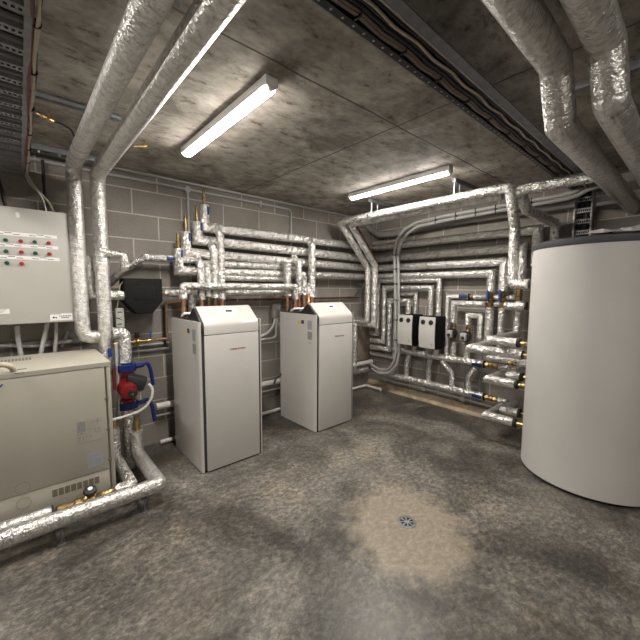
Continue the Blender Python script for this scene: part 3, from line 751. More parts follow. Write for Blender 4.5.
pipe([(-3.168, -0.05, 1.379), (-3.168, -0.05, 0.993)], .012, 'thin black riser on the wall left of the first heat pump', 'cable_black', 'black_pipe', 'pipe', seg=12)

# ------------------------------------------------------------------ the two white heat pumps
U1, U2 = (-2.861, -.884, 0), (-1.612, -.878, 0)
def make_heat_pump(label):
    t = thing('heat_pump', label, 'heat pump', (0, 0, 0), 'white heat pumps against the left wall')
    hw, D = .2575, .655
    bw = .296
    MB().box((-bw+.022, .014, .02), (bw-.022, D-.01, 1.275)).build('carcass', 'dark', t)
    MB().box((-bw+.025, .012, 0), (bw-.025, D-.02, .02)).build('plinth', 'black', t)
    for s in (-1, 1):
        x0, x1 = s*bw, s*(bw-.021)
        prof = [(x1, .004), (x0-s*.016, .004), (x0-s*.008, .009), (x0-s*.002, .018), (x0, .03), (x0, D), (x1, D)]
        if s < 0: prof = prof[::-1]
        MB().prism(prof, .008, 1.278, 'z').build('side_panel', 'white', t, True, 30)['label'] = ('left' if s < 0 else 'right')+' side panel'
    MB().box((-hw+.006, -.008, .010), (hw-.004, .011, 1.166), .006, 3).build('front_panel', 'white', t)
    hood = [(-.008, 1.172), (-.008, 1.238), (-.004, 1.256), (.006, 1.272), (.02, 1.284), (.155, 1.393), (.168, 1.398), (.18, 1.392), (.18, 1.30), (.03, 1.172)]
    MB().prism(hood, -hw+.006, hw-.003, 'x', .004).build('hood', 'white', t, True, 30)
    cheek = [(.0, 1.18), (.0, 1.24), (.014, 1.268), (.15, 1.383), (.168, 1.388), (.2, 1.37), (.25, 1.32), (.31, 1.292), (.62, 1.288), (.62, 1.26), (.03, 1.2)]
    MB().prism(cheek, -bw+.024, -hw+.0055, 'x', .002).build('hood_cheek', 'black', t)
    MB().box((-bw+.02, .18, 1.262), (bw-.02, .63, 1.286), .004).build('rear_deck', 'black', t)
    b = MB().tube([(-.25, .50, 1.289), (-.25, .44, 1.325), (-.18, .38, 1.325), (-.10, .44, 1.325), (-.10, .50, 1.289)], .013, 10, .03, 4).build('lifting_strap', 'label', t); b['label'] = 'white strap loop'
    for x in (-.225, -.14): MB().lathe((x, .55, 1.286), (0, 0, 1), [(.027, 0), (.03, .004), (.03, .02), (.022, .028)], 18).build('grommet', 'rubber', t)
    # display on the hood slope
    a = math.atan2(1.393-1.284, .155-.02); up = Vector((0, math.cos(a), math.sin(a))); nn = Vector((0, -math.sin(a), math.cos(a)))
    cc = Vector((.02, .098, 1.284+(.098-.02)*math.tan(a)))
    d = MB().obox(cc+nn*.001, (1, 0, 0), up, nn, .15, .085, .004, .001).build('control_display', 'label', t); d['label'] = 'white control display'
    MB().obox(cc+nn*.0035+up*.01, (1, 0, 0), up, nn, .06, .028, .0015).build('screen', 'print_dark', d)
    text('logo', 'STIEBEL ELTRON', .0195, 'print_red', t, (.045, -.0083, 1.03))
    # stickers on the left side
    X = -bw-.0008; hw_ = hw; hw = bw
    for y, z, wy, hz, mm, nm in ((.10, 1.165, .075, .10, 'label_blue', 'rating_plate'), (.10, 1.05, .075, .085, 'label_grey', 'info_label'), (.225, 1.19, .05, .04, 'print_dark', 'qr_free_label')):
        nm = {'qr_free_label': 'dark_sticker'}.get(nm, nm)
        MB().box((X, y-wy/2, z-hz/2), (-hw, y+wy/2, z+hz/2)).build(nm, mm, t)
    MB().prism([(.265, 1.165), (.315, 1.165), (.29, 1.215)], X, -hw, 'x').build('warning_sticker', 'yellow', t)['label'] = 'yellow warning triangle'
    m = MB()
    for k in range(2): m.box((X, .07, .975-.012*k), (-hw, .13-.01*k, .979-.012*k))
    m.build('side_print', 'label_grey', t)
    return t
hp = make_heat_pump('white floor-standing heat pump on the left, nearest the red pump')
hp2 = dup(hp, U2, 'white floor-standing heat pump on the right, nearest the room corner')
hp.location = U1

# ------------------------------------------------------------------ pipes along the left wall that turn the corner
RP = .056
zr = [2.178, 2.006, 1.866, 1.737]
r1 = [(-2.766, -0.13, 2.395), (-2.766, -0.13, 2.171)]
pipe([r1[0], r1[1], (-.12, -.13, zr[0]), (-.12, -2.351, zr[0]), (-.12, -2.351, 1.80)], .050, 'highest foil pipe wrapping from the left wall round the corner, with tall vented riser',
     parts=[vent((r1[0][0], r1[0][1], r1[0][2]), .17), sleeve_tag((r1[0][0], r1[0][1], r1[0][2]-.10), (r1[0][0], r1[0][1], r1[0][2]-.02), .0515, (.55, -1, 0), .6)])
r2_ = [(-2.843, -0.13, 2.216), (-2.843, -0.13, 2.038)]
pipe([r2_[0], r2_[1], (-.12, -.13, zr[1]), (-.12, -2.208, zr[1]), (-.12, -2.208, 1.613)], .052, 'second highest foil pipe wrapping round the corner from the left wall',
     parts=[vent(r2_[0], .17), sleeve_tag((r2_[0][0], r2_[0][1], r2_[0][2]-.09), (r2_[0][0], r2_[0][1], r2_[0][2]-.01), .0535, (.55, -1, 0), .6)])
r3 = [(-2.961, -0.13, 2.105), (-2.961, -0.13, 1.906)]
pipe([r3[0], r3[1], (-.12, -.13, zr[2]), (-.12, -2.037, zr[2]), (-.12, -2.037, 1.53)], .048, 'third highest foil pipe wrapping round the corner, dropping to a blue-handled valve',
     parts=[vent(r3[0], .16), sleeve_tag((r3[0][0], r3[0][1], r3[0][2]-.09), (r3[0][0], r3[0][1], r3[0][2]-.01), .0495, (.55, -1, 0), .6)])
r4 = [(-3.052, -0.17, 1.929), (-3.052, -0.17, 1.724)]
pipe([r4[0], r4[1], (r4[1][0]+.5, -.13, r4[1][2]), (-.12, -.13, zr[3]), (-.12, -1.904, zr[3]), (-.12, -1.904, 1.529)], .046, 'lowest of the four foil pipes wrapping round the corner, with squat vented riser',
     parts=[vent(r4[0], .15, .015), sleeve_tag((r4[0][0], r4[0][1], r4[0][2]-.08), (r4[0][0], r4[0][1], r4[0][2]-.01), .0475, (.55, -1, 0), .6)])
# shorter rows between the two heat pumps
pipe([(-2.865, -0.13, 1.813), (-1.537, -0.13, 1.813)], .034, 'short foil row fourth from the top between the heat pump risers', seg=16)
pipe([(-2.786, -0.13, 1.669), (-1.737, -0.13, 1.669)], .034, 'short foil row fifth from the top between the heat pump risers', seg=16)
pipe([(-3.186, -0.14, 1.507), (-2.939, -0.14, 1.507), (-1.745, -0.14, 1.507)], .037, 'lowest foil row running from the black foam shell behind both risers', 'foil', seg=16,
     parts=[stub((-3.182, -0.14, 1.507), (-3.231, -0.14, 1.507), .014, 'brass', 'brass_tail', 'brass tail')])
pipe([(x, -.30, z) for x, z in ((-3.063, 1.45), (-3.063, 1.574), (-1.735, 1.574), (-1.735, 1.43))], .036,
     'foil pipe bridging the tops of the two heat pumps, down-turned at both ends', fil=.02, fseg=2, parts=[stub((-3.063, -.30, 1.45), (-3.063, -.30, 1.29), .02), stub((-1.735, -.30, 1.43), (-1.735, -.30, 1.29), .02)])
# risers into heat pump one
def riser(pts, r, label, zend=1.29, cop='copper', elbow=.0, ew=.02):
    q = pts[-1]
    return pipe(pts, r, label, 'foil_ribbed' if cop == 'x' else 'foil', fil=elbow, fseg=2, wob=.008, seg=16, parts=[stub((q[0], q[1], q[2]), (q[0], q[1], zend), .0185, 'copper' if cop == 'copper' else 'bronze', 'copper_tail' if cop == 'copper' else 'brass_tail', 'bare copper tail' if cop == 'copper' else 'brass tail')])
riser([(-2.648, -0.13, 2.201), (-2.648, -0.24, 2.076), (-2.648, -0.24, 1.438)], .0375, 'tallest foil riser into the left heat pump, teed off the highest pipe')
riser([(-2.723, -0.13, 2.04), (-2.721, -0.24, 1.929), (-2.721, -0.24, 1.455)], .0375, 'second tallest foil riser into the left heat pump', cop='bronze')
riser([(-2.792, -0.24, 1.806), (-2.792, -0.24, 1.471)], .034, 'short foil riser into the left heat pump, second from its left', cop='bronze')
riser([(-2.863, -0.13, 1.878), (-2.864, -0.24, 1.792), (-2.864, -0.24, 1.442)], .036, 'foil riser with kinked top into the left heat pump, farthest left')
pipe([(-2.923, -0.14, 1.536), (-2.923, -0.14, 1.315)], .036, 'foil pipe dropping behind the left heat pump recess', seg=16)
# risers into heat pump two
riser([(-1.402, -0.13, 2.177), (-1.428, -0.24, 2.089), (-1.428, -0.24, 1.449)], .046, 'tallest foil riser into the right heat pump, teed off the highest pipe')
riser([(-1.484, -0.24, 1.625), (-1.484, -0.24, 1.494)], .033, 'shortest foil stub riser into the right heat pump')
riser([(-1.557, -0.24, 1.711), (-1.557, -0.24, 1.482)], .036, 'short foil riser just right of the kinked riser on the right heat pump')
riser([(-1.636, -0.13, 1.946), (-1.638, -0.24, 1.854), (-1.638, -0.24, 1.476)], .038, 'foil riser with kinked top into the right heat pump')
riser([(-1.796, -0.22, 1.877), (-1.796, -0.22, 1.465)], .047, 'thick foil riser into the right heat pump, farthest left')
# copper line along the wall
pipe([(-2.522, -0.05, 1.424), (-0.351, -0.05, 1.424)], .013, 'thin copper pipe running along the left wall behind the heat pump risers', 'copper_old', 'copper_pipe', 'pipe', seg=12,
     parts=[band((-2.382, -0.05, 1.424), (-2.37, -0.05, 1.424), .017, 'steel', 'pipe_clip', 'steel pipe clip', 12), band((-0.559, -0.05, 1.424), (-0.538, -0.05, 1.424), .019, 'copper_old', 'pipe_clip', 'pipe clip', 12)])
# conduits under the ceiling on the left wall
pipe([(-4.6, -.025, 2.612), (-.02, -.025, 2.612)], .013, 'straight pale conduit in the angle of left wall and ceiling', 'conduit', 'conduit_pipe', 'conduit', seg=12)
zc2 = 2.547
t = thing('conduit_pipe', 'pale conduit below the ceiling conduit that turns down the left wall', 'conduit', (-2, -.02, zc2))
MB().tube([(-4.6, -.02, zc2), (-1.59, -.02, zc2), (-1.59, -.02, 1.25)], .012, 12, .06, 4).build('tube', 'conduit', t)
MB().box((-2.041-.014, -.04, zc2-.03), (-2.041+.014, -.001, zc2+.03), .003).build('saddle', 'conduit', t)
xd = -2.885
t = thing('conduit_pipe', 'pale conduit dropping from a junction box behind the vented risers', 'conduit', (xd, -.02, 1.2))
MB().tube([(xd, -.02, zc2-.02), (xd, -.02, 1.15)], .012, 12).build('tube', 'conduit', t)
MB().lathe((xd, -.034, zc2), (0, 1, 0), [(.03, 0), (.03, .03)], 20).build('junction_box', 'conduit', t)
# white waste pipes low on the left wall
zw = .396
pipe([(-3.28, -.08, zw), (-.05, -.08, zw)], .033, 'thick white plastic pipe low on the left wall behind the heat pumps', 'pvc', 'plastic_pipe', 'pipe', parts=[band((-.075, -.08, zw), (-.045, -.08, zw), .039, 'pvc', 'end_cap', 'white end cap')])
pipe([(-3.28, -.06, zw-.10), (-.1, -.06, zw-.10)], .012, 'thin grey conduit under the thick white pipe on the left wall', 'conduit', 'conduit_pipe', 'conduit', seg=12)
we = [(-3.259, -0.08, 0.032), (-0.186, -0.08, 0.032), (-0.186, -0.361, 0.032)]
pipe([(we[0][0], -.085, .032), (we[1][0], -.085, .032), (we[1][0], we[2][1], .032)], .021, 'thin white plastic pipe along the floor by the left wall, turned out at its end', 'pvc', 'plastic_pipe', 'pipe', .03, 3,
     parts=[band((we[1][0], we[2][1], .032), (we[1][0], we[2][1]-.03, .032), .026, 'pvc', 'end_cap', 'white end cap')])
# small isolator with hoses between the heat pumps
x, z = -1.856, 1.278
t = thing('junction_box', 'small grey electrical isolator box on the wall between the heat pumps', 'electrical box', (x, -.06, z))
MB().box((x-.05, -.075, z-.09), (x+.055, -.002, z+.09), .006).build('case', 'soil', t)
MB().box((x+.005, -.079, z+.01), (x+.05, -.0752, z+.07), .002).build('switch_plate', 'conduit', t)
pipe([(-1.871, -0.06, 1.192), (-1.894, -0.06, 1.094), (-1.975, -0.06, 1.014), (-2.102, -0.06, 0.976)], .016, 'grey flexible conduit curving down left from the isolator box', 'conduit', 'flexible_conduit', 'conduit', .15, 5)
pipe([(-1.862, -0.09, 1.194), (-1.878, -0.09, 1.046), (-1.879, -0.09, 0.959), (-1.952, -0.09, 0.948), (-2.12, -0.09, 0.945)], .014, 'grey flexible conduit hooking under the isolator box', 'conduit', 'flexible_conduit', 'conduit', .08, 5)
pipe([(-2.02, -0.25, 0.428), (-1.991, -0.25, 0.495), (-1.919, -0.25, 0.532)], .013, 'short dark hose behind the right heat pump', 'dark', 'hose', 'hose', .05, 4, seg=12)

# ------------------------------------------------------------------ corner: board and overhead pipes that drop beside it
t = MB().box((-0.339, -.022, .43), (-.012, -.002, 1.13), .002).build('backing_board', 'board')
tag(t, 'brown bare board on the left wall in the room corner above the white pipes', 'board')
q = [(-1.003, -0.306, 2.43), (-0.428, -0.306, 1.855), (-0.428, -0.306, 1.08), (-0.428, -0.066, 1.08), (-0.428, -0.066, 0.282), (-0.167, -0.066, 0.282)]
qe = (-1.003, -2.381, 2.43)
qd = [(-1.003, -2.381, 2.43), (-0.839, -2.381, 2.104), (-0.839, -2.381, 1.602), (-0.839, -2.52, 1.602)]
pipe([(qd[3][0], qd[3][1], qd[3][2]), qd[2], qd[1], (q[0][0], qd[0][1], q[0][2]), q[0], q[1], q[2], q[3], q[4], (-.13, q[4][1], q[4][2])], .044, 'overhead foil pipe hung under the corner lamp with dog-leg drops at both ends', 'foil_rough', fil=.015, fseg=1, wob=.012)
q2 = [(-0.892, -0.4, 2.405), (-0.386, -0.4, 1.881), (-0.386, -0.4, 1.033)]
pipe([(q2[0][0], -2.28, q2[0][2]), q2[0], q2[1], q2[2], (q2[2][0], -.08, q2[2][2])], .043, 'overhead foil pipe behind its twin, dog-legging down beside the corner', 'foil', wob=.008)
cq = [(-0.699, -0.33, 2.412), (-0.245, -0.33, 1.935), (-0.245, -0.33, 1.063)]
pipe(cq, .012, 'thin brown copper pipe slanting down behind the twin foil pipes in the corner', 'copper_old', 'copper_pipe', 'pipe', seg=12,
     parts=[band((cq[1][0], cq[1][1], cq[1][2]-.28), (cq[1][0], cq[1][1], cq[1][2]-.36), .02, 'copper', 'joint', 'copper joint', 12)])
for i, (a, b, lab) in enumerate((((-0.894, -0.841, 2.6), (-0.557, -0.804, 2.6), 'ceiling strut with two rods holding the overhead pipes near the corner'), ((-0.862, -1.875, 2.6), (-0.54, -1.88, 2.6), 'ceiling strut with two rods holding the overhead pipes near the tank'))):
    t = thing('pipe_hanger', lab, 'hanger', (a[0], a[1], H-.04), 'pipe hangers under the ceiling')
    MB().box((a[0]-.16, a[1]-.02, H-.04), (b[0], a[1]+.02, H-.0005), .003).build('strut', 'galv_dark', t)
    for x in (q[0][0], q2[0][0]): MB().cyl((x, a[1], 2.40), (x, a[1], H-.04), .0065, 10).build('rod', 'steel', t)
    for x, z in ((q[0][0], q[0][2]), (q2[0][0], q2[0][2])): MB().cyl((x, a[1]-.012, z), (x, a[1]+.012, z), .0465, 20).build('clamp', 'foil', t)
tt = [(-0.961, -2.442, 2.4), (-0.754, -2.442, 2.265)]; td = [(-0.12, -2.508, 2.217), (-0.12, -2.508, 1.994)]
pipe([(tt[0][0], -3.0, 2.39), (tt[0][0], tt[0][1], tt[0][2]), tt[1], td[0], (td[1][0], td[0][1], 1.7)], .045, 'overhead foil pipe teed off the big pipe and stepping down behind the tank', 'foil_rough', fil=.015, fseg=1, wob=.012)
# grey drain pipe
pipe([(-0.1, 0.085, 2.649), (-0.1, -0.041, 2.479), (-0.1, -0.249, 2.364), (-0.1, -0.506, 2.356), (-0.1, -1.225, 2.394), (-0.1, -2.659, 2.394)], .045, 'fat grey drain pipe bending from the corner and running high along the right wall', 'soil', 'drain_pipe', 'pipe', .12, 4)
# conduit pair strapped together
for k, (pts, lab) in enumerate((([(-0.25, -0.244, 0.404), (-0.25, -0.4, 0.354), (-0.25, -0.566, 0.377), (-0.25, -0.668, 0.513), (-0.25, -0.699, 0.662), (-0.25, -0.669, 1.4), (-0.25, -0.633, 2.07), (-0.25, -0.67, 2.245), (-0.25, -0.789, 2.359), (-0.25, -0.966, 2.428), (-0.25, -1.438, 2.45), (-0.25, -2.56, 2.458), (-0.25, -2.678, 2.467), (-0.25, -2.743, 2.507), (-0.25, -2.858, 2.526)], 'grey flexible conduit looping up from the corner along the right wall, nearer the corner'),
                                ([(-0.25, -0.256, 0.344), (-0.25, -0.402, 0.294), (-0.25, -0.585, 0.326), (-0.25, -0.713, 0.477), (-0.25, -0.753, 0.67), (-0.25, -0.725, 1.402), (-0.25, -0.692, 2.052), (-0.25, -0.73, 2.185), (-0.25, -0.831, 2.295), (-0.25, -0.983, 2.374), (-0.25, -1.44, 2.396), (-0.25, -2.578, 2.417), (-0.25, -2.695, 2.427), (-0.25, -2.768, 2.466), (-0.25, -2.882, 2.486)], 'grey flexible conduit looping up from the corner, nearer the white modules'))):
    def ties(o, pts=pts, k=k):
        if k: return
        for a, b in (((-0.25, -0.719, 0.837), 0), ((-0.25, -0.703, 1.12), 0), ((-0.25, -0.694, 1.401), 0), ((-0.25, -0.679, 1.625), 0), ((-0.25, -0.67, 1.833), 0), ((-0.25, -0.664, 2.027), 0)):
            MB().box((a[0]-.023, a[1]-.045, a[2]-.006), (a[0]+.023, a[1]+.045, a[2]+.006), .004).build('cable_tie', 'black', o)
        for a in ((-0.25, -1.254, 2.418), (-0.25, -1.515, 2.426), (-0.25, -1.753, 2.429), (-0.25, -1.971, 2.431), (-0.25, -2.321, 2.435)):
            MB().box((a[0]-.023, a[1]-.006, a[2]-.045), (a[0]+.023, a[1]+.006, a[2]+.045), .004).build('cable_tie', 'black', o)
    pipe(pts, .019, lab, 'conduit', 'flexible_conduit', 'conduit', .12, 5, parts=[ties], seg=14)

# ------------------------------------------------------------------ right wall: nested loops above the pump modules
def loop(pts, r, lab, fin): return pipe(pts, r, lab, 'foil', wob=.006, seg=16)
lp = 'foil pipe loop on the right wall into the '
loop([(-0.1, -0.108, 0.863), (-0.1, -0.232, 0.863), (-0.1, -0.232, 1.676), (-0.1, -1.246, 1.676), (-0.1, -1.246, 1.203)], .034, 'outermost of the nested foil loops on the right wall, widest and highest', 0)
loop([(-0.12, -0.127, 0.759), (-0.12, -0.37, 0.759), (-0.12, -0.37, 1.569), (-0.12, -1.139, 1.569), (-0.12, -1.139, 1.197)], .036, 'second of the nested foil loops on the right wall, into the right white module', 0)
loop([(-0.13, -0.138, 0.655), (-0.13, -0.481, 0.655), (-0.13, -0.481, 1.384), (-0.13, -0.802, 1.384), (-0.13, -0.802, 1.177)], .036, 'smallest nested foil loop on the right wall, into the left of the first module', 0)
loop([(-0.05, -0.073, 0.533), (-0.05, -0.525, 0.533), (-0.05, -0.525, 1.487), (-0.05, -0.868, 1.487), (-0.05, -0.868, 1.177)], .033, 'nested foil loop nearest the right wall, into the right of the first module', 0)
pipe([(-0.17, -0.262, 1.509), (-0.17, -0.262, 1.053)], .014, 'thin foil tube with blue tag beside the outermost loop', 'foil', seg=12, parts=[sleeve_tag((-0.17, -0.265, 1.388), (-0.17, -0.268, 1.267), .0155, (-1, -.8, 0))])
t = thing('wall_bracket', 'small triangular steel bracket on the left wall near the corner', 'bracket', (-0.31, -0.05, 1.614))
a = (-0.377, -0.05, 1.613)
MB().box((a[0]-.01, -.24, a[2]), (a[0]+.02, -.002, a[2]+.02)).build('arm', 'galv_dark', t)
MB().obox((a[0]+.005, -.10, a[2]-.08), (0, 1, -.8), (1, 0, 0), (0, .8, 1), .24, .02, .015).build('brace', 'galv_dark', t)

# white-fronted pump modules
def make_module(label):
    t = thing('pump_module', label, 'pump module', (0, 0, 0), 'white-fronted pump modules on the right wall')
    w, h, d = .228, .41, .24
    back = [(-d, 0), (-.0, 0), (-.0, h), (-d, h), (-d-.012, h*.7), (-d-.012, h*.3)]
    MB().prism([(p[0]+.0, p[1]) for p in back], -w/2, w/2, 'y', .006).build('black_shell', 'epp', t)['label'] = 'black foam shell'
    fr = [(-d-.001, .004), (-d-.013, h*.3), (-d-.013, h*.7), (-d-.001, h-.004), (-d-.013, h-.002), (-d-.026, h*.7), (-d-.026, h*.3), (-d-.013, .006)]
    MB().prism(fr, -w/2+.002, w/2-.002, 'y', .004).build('front_cover', 'white', t)['label'] = 'white front cover'
    for y in (.055, -.055):
        MB().lathe((-d-.0185, y, h-.072), (-1, 0, .12), [(.032, 0), (.032, .007), (.028, .01), (.026, .006)], 20).build('gauge_port', 'black', t)
    MB().box((-d-.0275, -w*.32-.004, .05), (-d-.0235, -w*.32+.004, .075)).build('small_mark', 'label_grey', t)
    for y in (.055, -.055):
        MB().lathe((-.1, y, -.02), (0, 0, 1), [(.03, 0), (.03, .02)], 14).build('lower_union', 'rubber', t)
    return t
pm = make_module('white-fronted black pump module on the right wall, nearer the corner')
dup(pm, (-.095, -1.238, .795), 'white-fronted black pump module on the right wall, nearer the tank')
pm.location = (-.095, -.905, .80)

# ------------------------------------------------------------------ right wall: manifolds
m1a, m1b = [(-0.14, -0.583, 0.67), (-0.14, -1.881, 0.67)]
m2a, m2b = [(-0.14, -0.294, 0.279), (-0.14, -1.897, 0.279)]
pipe([m1a, m1b], .042, 'upper horizontal foil manifold under the white pump modules', 'foil', wob=.01,
     parts=[sleeve_tag((m1b[0], m1b[1]+.13, m1b[2]), (m1b[0], m1b[1]+.01, m1b[2]), .0435, (-1, 0, -.8), 1.6), band((m1b[0], m1b[1]+.006, m1b[2]), (m1b[0], m1b[1]-.004, m1b[2]), .0425, 'rubber', 'end_cap', 'black end cap')])
pipe([m2a, m2b], .044, 'lower horizontal foil manifold near the floor of the right wall', 'foil', wob=.01,
     parts=[sleeve_tag((m2b[0], m2b[1]+.13, m2b[2]), (m2b[0], m2b[1]+.01, m2b[2]), .0455, (-1, 0, -.1), 1.0), band((m2b[0], m2b[1]+.006, m2b[2]), (m2b[0], m2b[1]-.004, m2b[2]), .0445, 'rubber', 'end_cap', 'black end cap')])
for (x, r, lab) in ((-0.806, .024, 'short dark tail from the first module down to the upper manifold, left one'), (-0.932, .034, 'short foil tail from the first module down to the upper manifold, right one'), (-1.151, .024, 'short dark tail from the second module down to the upper manifold, left one'), (-1.268, .034, 'short foil tail from the second module down to the upper manifold, right one')):
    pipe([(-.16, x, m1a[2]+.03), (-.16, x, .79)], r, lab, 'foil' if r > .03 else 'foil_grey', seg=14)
sb = 'offset foil pipe linking the two manifolds, '
for pts, lab in (([(-0.14, -0.849, 0.642), (-0.14, -0.804, 0.505), (-0.14, -0.81, 0.303)], sb+'first from the corner'), ([(-0.14, -1.171, 0.621), (-0.14, -1.152, 0.522), (-0.14, -1.16, 0.304)], sb+'second from the corner'),
                 ([(-0.14, -1.344, 0.622), (-0.14, -1.486, 0.49), (-0.14, -1.494, 0.296)], sb+'third from the corner'), ([(-0.14, -1.786, 0.609), (-0.14, -1.7, 0.487), (-0.14, -1.705, 0.306)], sb+'nearest the tank')):
    pipe(pts, .034, lab, 'foil_rough', wob=.015, fil=.01, fseg=1, seg=14)
for (y, lab) in ((-1.045, 'thin steel support rod between the manifolds, second link side'), (-1.628, 'thin steel support rod between the manifolds, beside the fourth link'), (-1.797, 'dark steel upright under the upper manifold end, left of two'), (-1.826, 'dark steel upright under the upper manifold end, right of two')):
    tag(MB().cyl((-.08, y, .12), (-.08, y, .78), .007, 10).build('support_rod', 'galv_dark'), lab, 'rod')

# small pumps with white heads
def make_small_pump(label):
    t = thing('small_pump', label, 'pump', (0, 0, 0), 'small pumps with white heads')
    MB().lathe((0, 0, -.11), (0, 0, 1), [(.018, 0), (.028, .004), (.028, .03), (.02, .034), (.035, .06), (.04, .11), (.035, .16), (.02, .186), (.028, .19), (.028, .216), (.018, .22)], 16).build('pump_body', 'bronze', t)
    MB().lathe((-.02, 0, 0), (-1, 0, 0), [(.062, 0), (.066, .01), (.066, .06), (.058, .07)], 22).build('motor', 'black', t)
    h = MB().box((-.13, -.036, -.046), (-.09, .04, .046), .01).build('head', 'conduit', t); h['label'] = 'white control head'
    MB().lathe((-.13, -.0, -.012), (-1, 0, 0), [(.02, 0), (.02, .012), (.016, .015)], 16).build('dial', 'black', h)
    return t
y1, y2 = -1.48, -1.659
zp1, zp2 = 1.002, 0.983
sp = make_small_pump('small pump with white head between foil pipes, left one')
dup(sp, (-.12, y2, zp2), 'small pump with white head between foil pipes, right one below the hooked pipe')
sp.location = (-.12, y1, zp1)
pipe([(-.12, y1, m1a[2]+.03), (-.12, y1, zp1-.11)], .036, 'short foil pipe standing on the upper manifold under the left small pump', seg=16)
pipe([(-.12, y2, m1a[2]+.03), (-.12, y2, zp2-.11)], .036, 'short foil pipe standing on the upper manifold under the right small pump', seg=16)
ys1 = -1.366
pipe([(-.07, ys1, m1a[2]+.02), (-.07, ys1, 1.463), (-.07, -1.63, 1.463)], .034, 'foil pipe with blue tag rising from the manifold and turning toward the tank', seg=16,
     parts=[sleeve_tag((-.07, -1.516, 1.463), (-.07, -1.618, 1.463), .0355, (-1, 0, .1)), band((-.07, -1.625, 1.463), (-.07, -1.638, 1.463), .035, 'rubber', 'end_cap', 'black end cap')])
fitting((-.07, -1.638, 1.463), (-.07, -1.692, 1.463), .016, 'tiny brass coupling behind the blue-tagged foil pipe', mat='bronze')
pipe([(-.07, -1.692, 1.463), (-.07, -2.155, 1.463)], .033, 'horizontal foil pipe behind the blue-handled valves, upper of two', seg=16)
zs2 = 1.383
pipe([(-.16, y1-.005, zp1+.14), (-.16, y1-.005, zs2), (-.16, -1.875, zs2)], .034, 'foil pipe bending right over the left small pump, below the blue-tagged one', seg=16)
pipe([(-.075, -1.84, zs2), (-.075, -2.072, zs2)], .032, 'foil pipe piece seen between the two blue-handled valves', seg=16)
pipe([(-.22, -2.105, 1.378), (-.22, -2.312, 1.378)], .042, 'short black-ended foil pipe pointing at the tank beneath the brass fitting', seg=18,
     parts=[band((-.22, -2.305, 1.378), (-.22, -2.321, 1.378), .0425, 'rubber', 'end_cap', 'black end cap')])
pipe([(-.12, y2, zp2+.14), (-.12, y2, 1.236), (-.12, -1.801, 1.236), (-.12, -1.801, 0.963)], .035, 'hooked foil pipe over the right small pump', 'foil_rough', seg=16,
     parts=[stub((-.12, y2, zp2+.14), (-.12, y2, zp2+.10), .022, 'brass', 'brass_tail', 'brass tail')])

# ------------------------------------------------------------------ right wall: valves and drops to the tank
ya, yb, yc = -1.904, -2.037, -2.208
za = 1.529; zv = 1.343
fitting((-.12, ya, za+.0), (-.12, ya, zv), .026, 'brass valve with blue lever under the lowest wrapped pipe', 'ball_valve', ((-1, .2, 0), (0, 0, 1)), .13, group='brass valves with blue levers', mat='bronze')
zb_ = 1.53
fitting((-.12, yb, zb_), (-.12, yb, 1.344), .026, 'brass valve with blue lever under the third wrapped pipe, nearer the tank', 'ball_valve', ((-1, .2, 0), (0, 0, 1)), .13, group='brass valves with blue levers', mat='bronze')
zcc = 1.613
fitting((-.12, yc, zcc-.04), (-.12, yc, zcc-.19), .028, 'bare brass fitting beside the tank under the second wrapped pipe', 'brass_coupling', mat='bronze')
XT = -.70
zT1 = 1.06; zT2 = 0.913; zT3 = 0.649; zT5 = 0.268
zTb = 0.801; zT4 = 0.7; zT6 = 0.336
def tail(x, y0, y1, z, r=.018):
    def f(o):
        MB().lathe((x, y0, z), (0, -1, 0), [(r, 0), (r, (y0-y1)*.4), (r*1.25, (y0-y1)*.42), (r*1.25, (y0-y1)*.8), (r, (y0-y1)*.82), (r, y0-y1)], 14).build('brass_tail', 'brass', o)['label'] = 'brass tail'
        MB().cyl((x, y0+.018, z), (x, y0-.004, z), RT[0]+.001, 20).build('end_cap', 'rubber', o)['label'] = 'black end cap'
    return f
RT = [.044]
pipe([(-.12, yc, zcc-.19), (-.12, yc, zT1), (-.79, yc, zT1), (-.79, -2.455, zT1)], .042, 'foil pipe from the bare brass fitting elbowing out to the tank, topmost tank pipe', parts=[tail(-.79, -2.455, -2.523, zT1)])
pipe([(-.12, ya, zv), (-.12, ya, zT2), (-.55, ya, zT2), (-.55, -2.41, zT2)], .047, 'foil pipe from the left blue-handled valve elbowing out long to the tank', parts=[tail(-.55, -2.41, -2.535, zT2)])
pipe([(-.12, yb, 1.344), (-.12, yb, zTb), (-.36, yb, zTb), (-.36, -2.5, zTb)], .036, 'foil pipe from the right blue-handled valve passing behind to the tank', parts=[tail(-.36, -2.5, -2.655, zTb)])
yt3 = -2.166; yt5 = -2.163
pipe([(-.20, yt3, zT3), (XT, yt3, zT3), (XT, -2.43, zT3)], .042, 'foil elbow from the upper manifold line out to the tank side', parts=[tail(XT, -2.43, -2.515, zT3)])
pipe([(-.20, yt5, zT5), (XT, yt5, zT5), (XT, -2.43, zT5)], .042, 'foil elbow from the lower manifold line out to the tank side, nearest the floor', parts=[tail(XT, -2.43, -2.515, zT5)])
y4 = -2.327; y6 = -2.288
pipe([(-.30, y4, zT4), (-.58, y4, zT4), (-.58, -2.43, zT4)], .040, 'stubby foil pipe behind the upper tank elbow', parts=[tail(-.58, -2.43, -2.528, zT4)])
pipe([(-.30, y6, zT6), (-.58, y6, zT6), (-.58, -2.43, zT6)], .040, 'stubby foil pipe behind the lowest tank elbow', parts=[tail(-.58, -2.43, -2.528, zT6)])
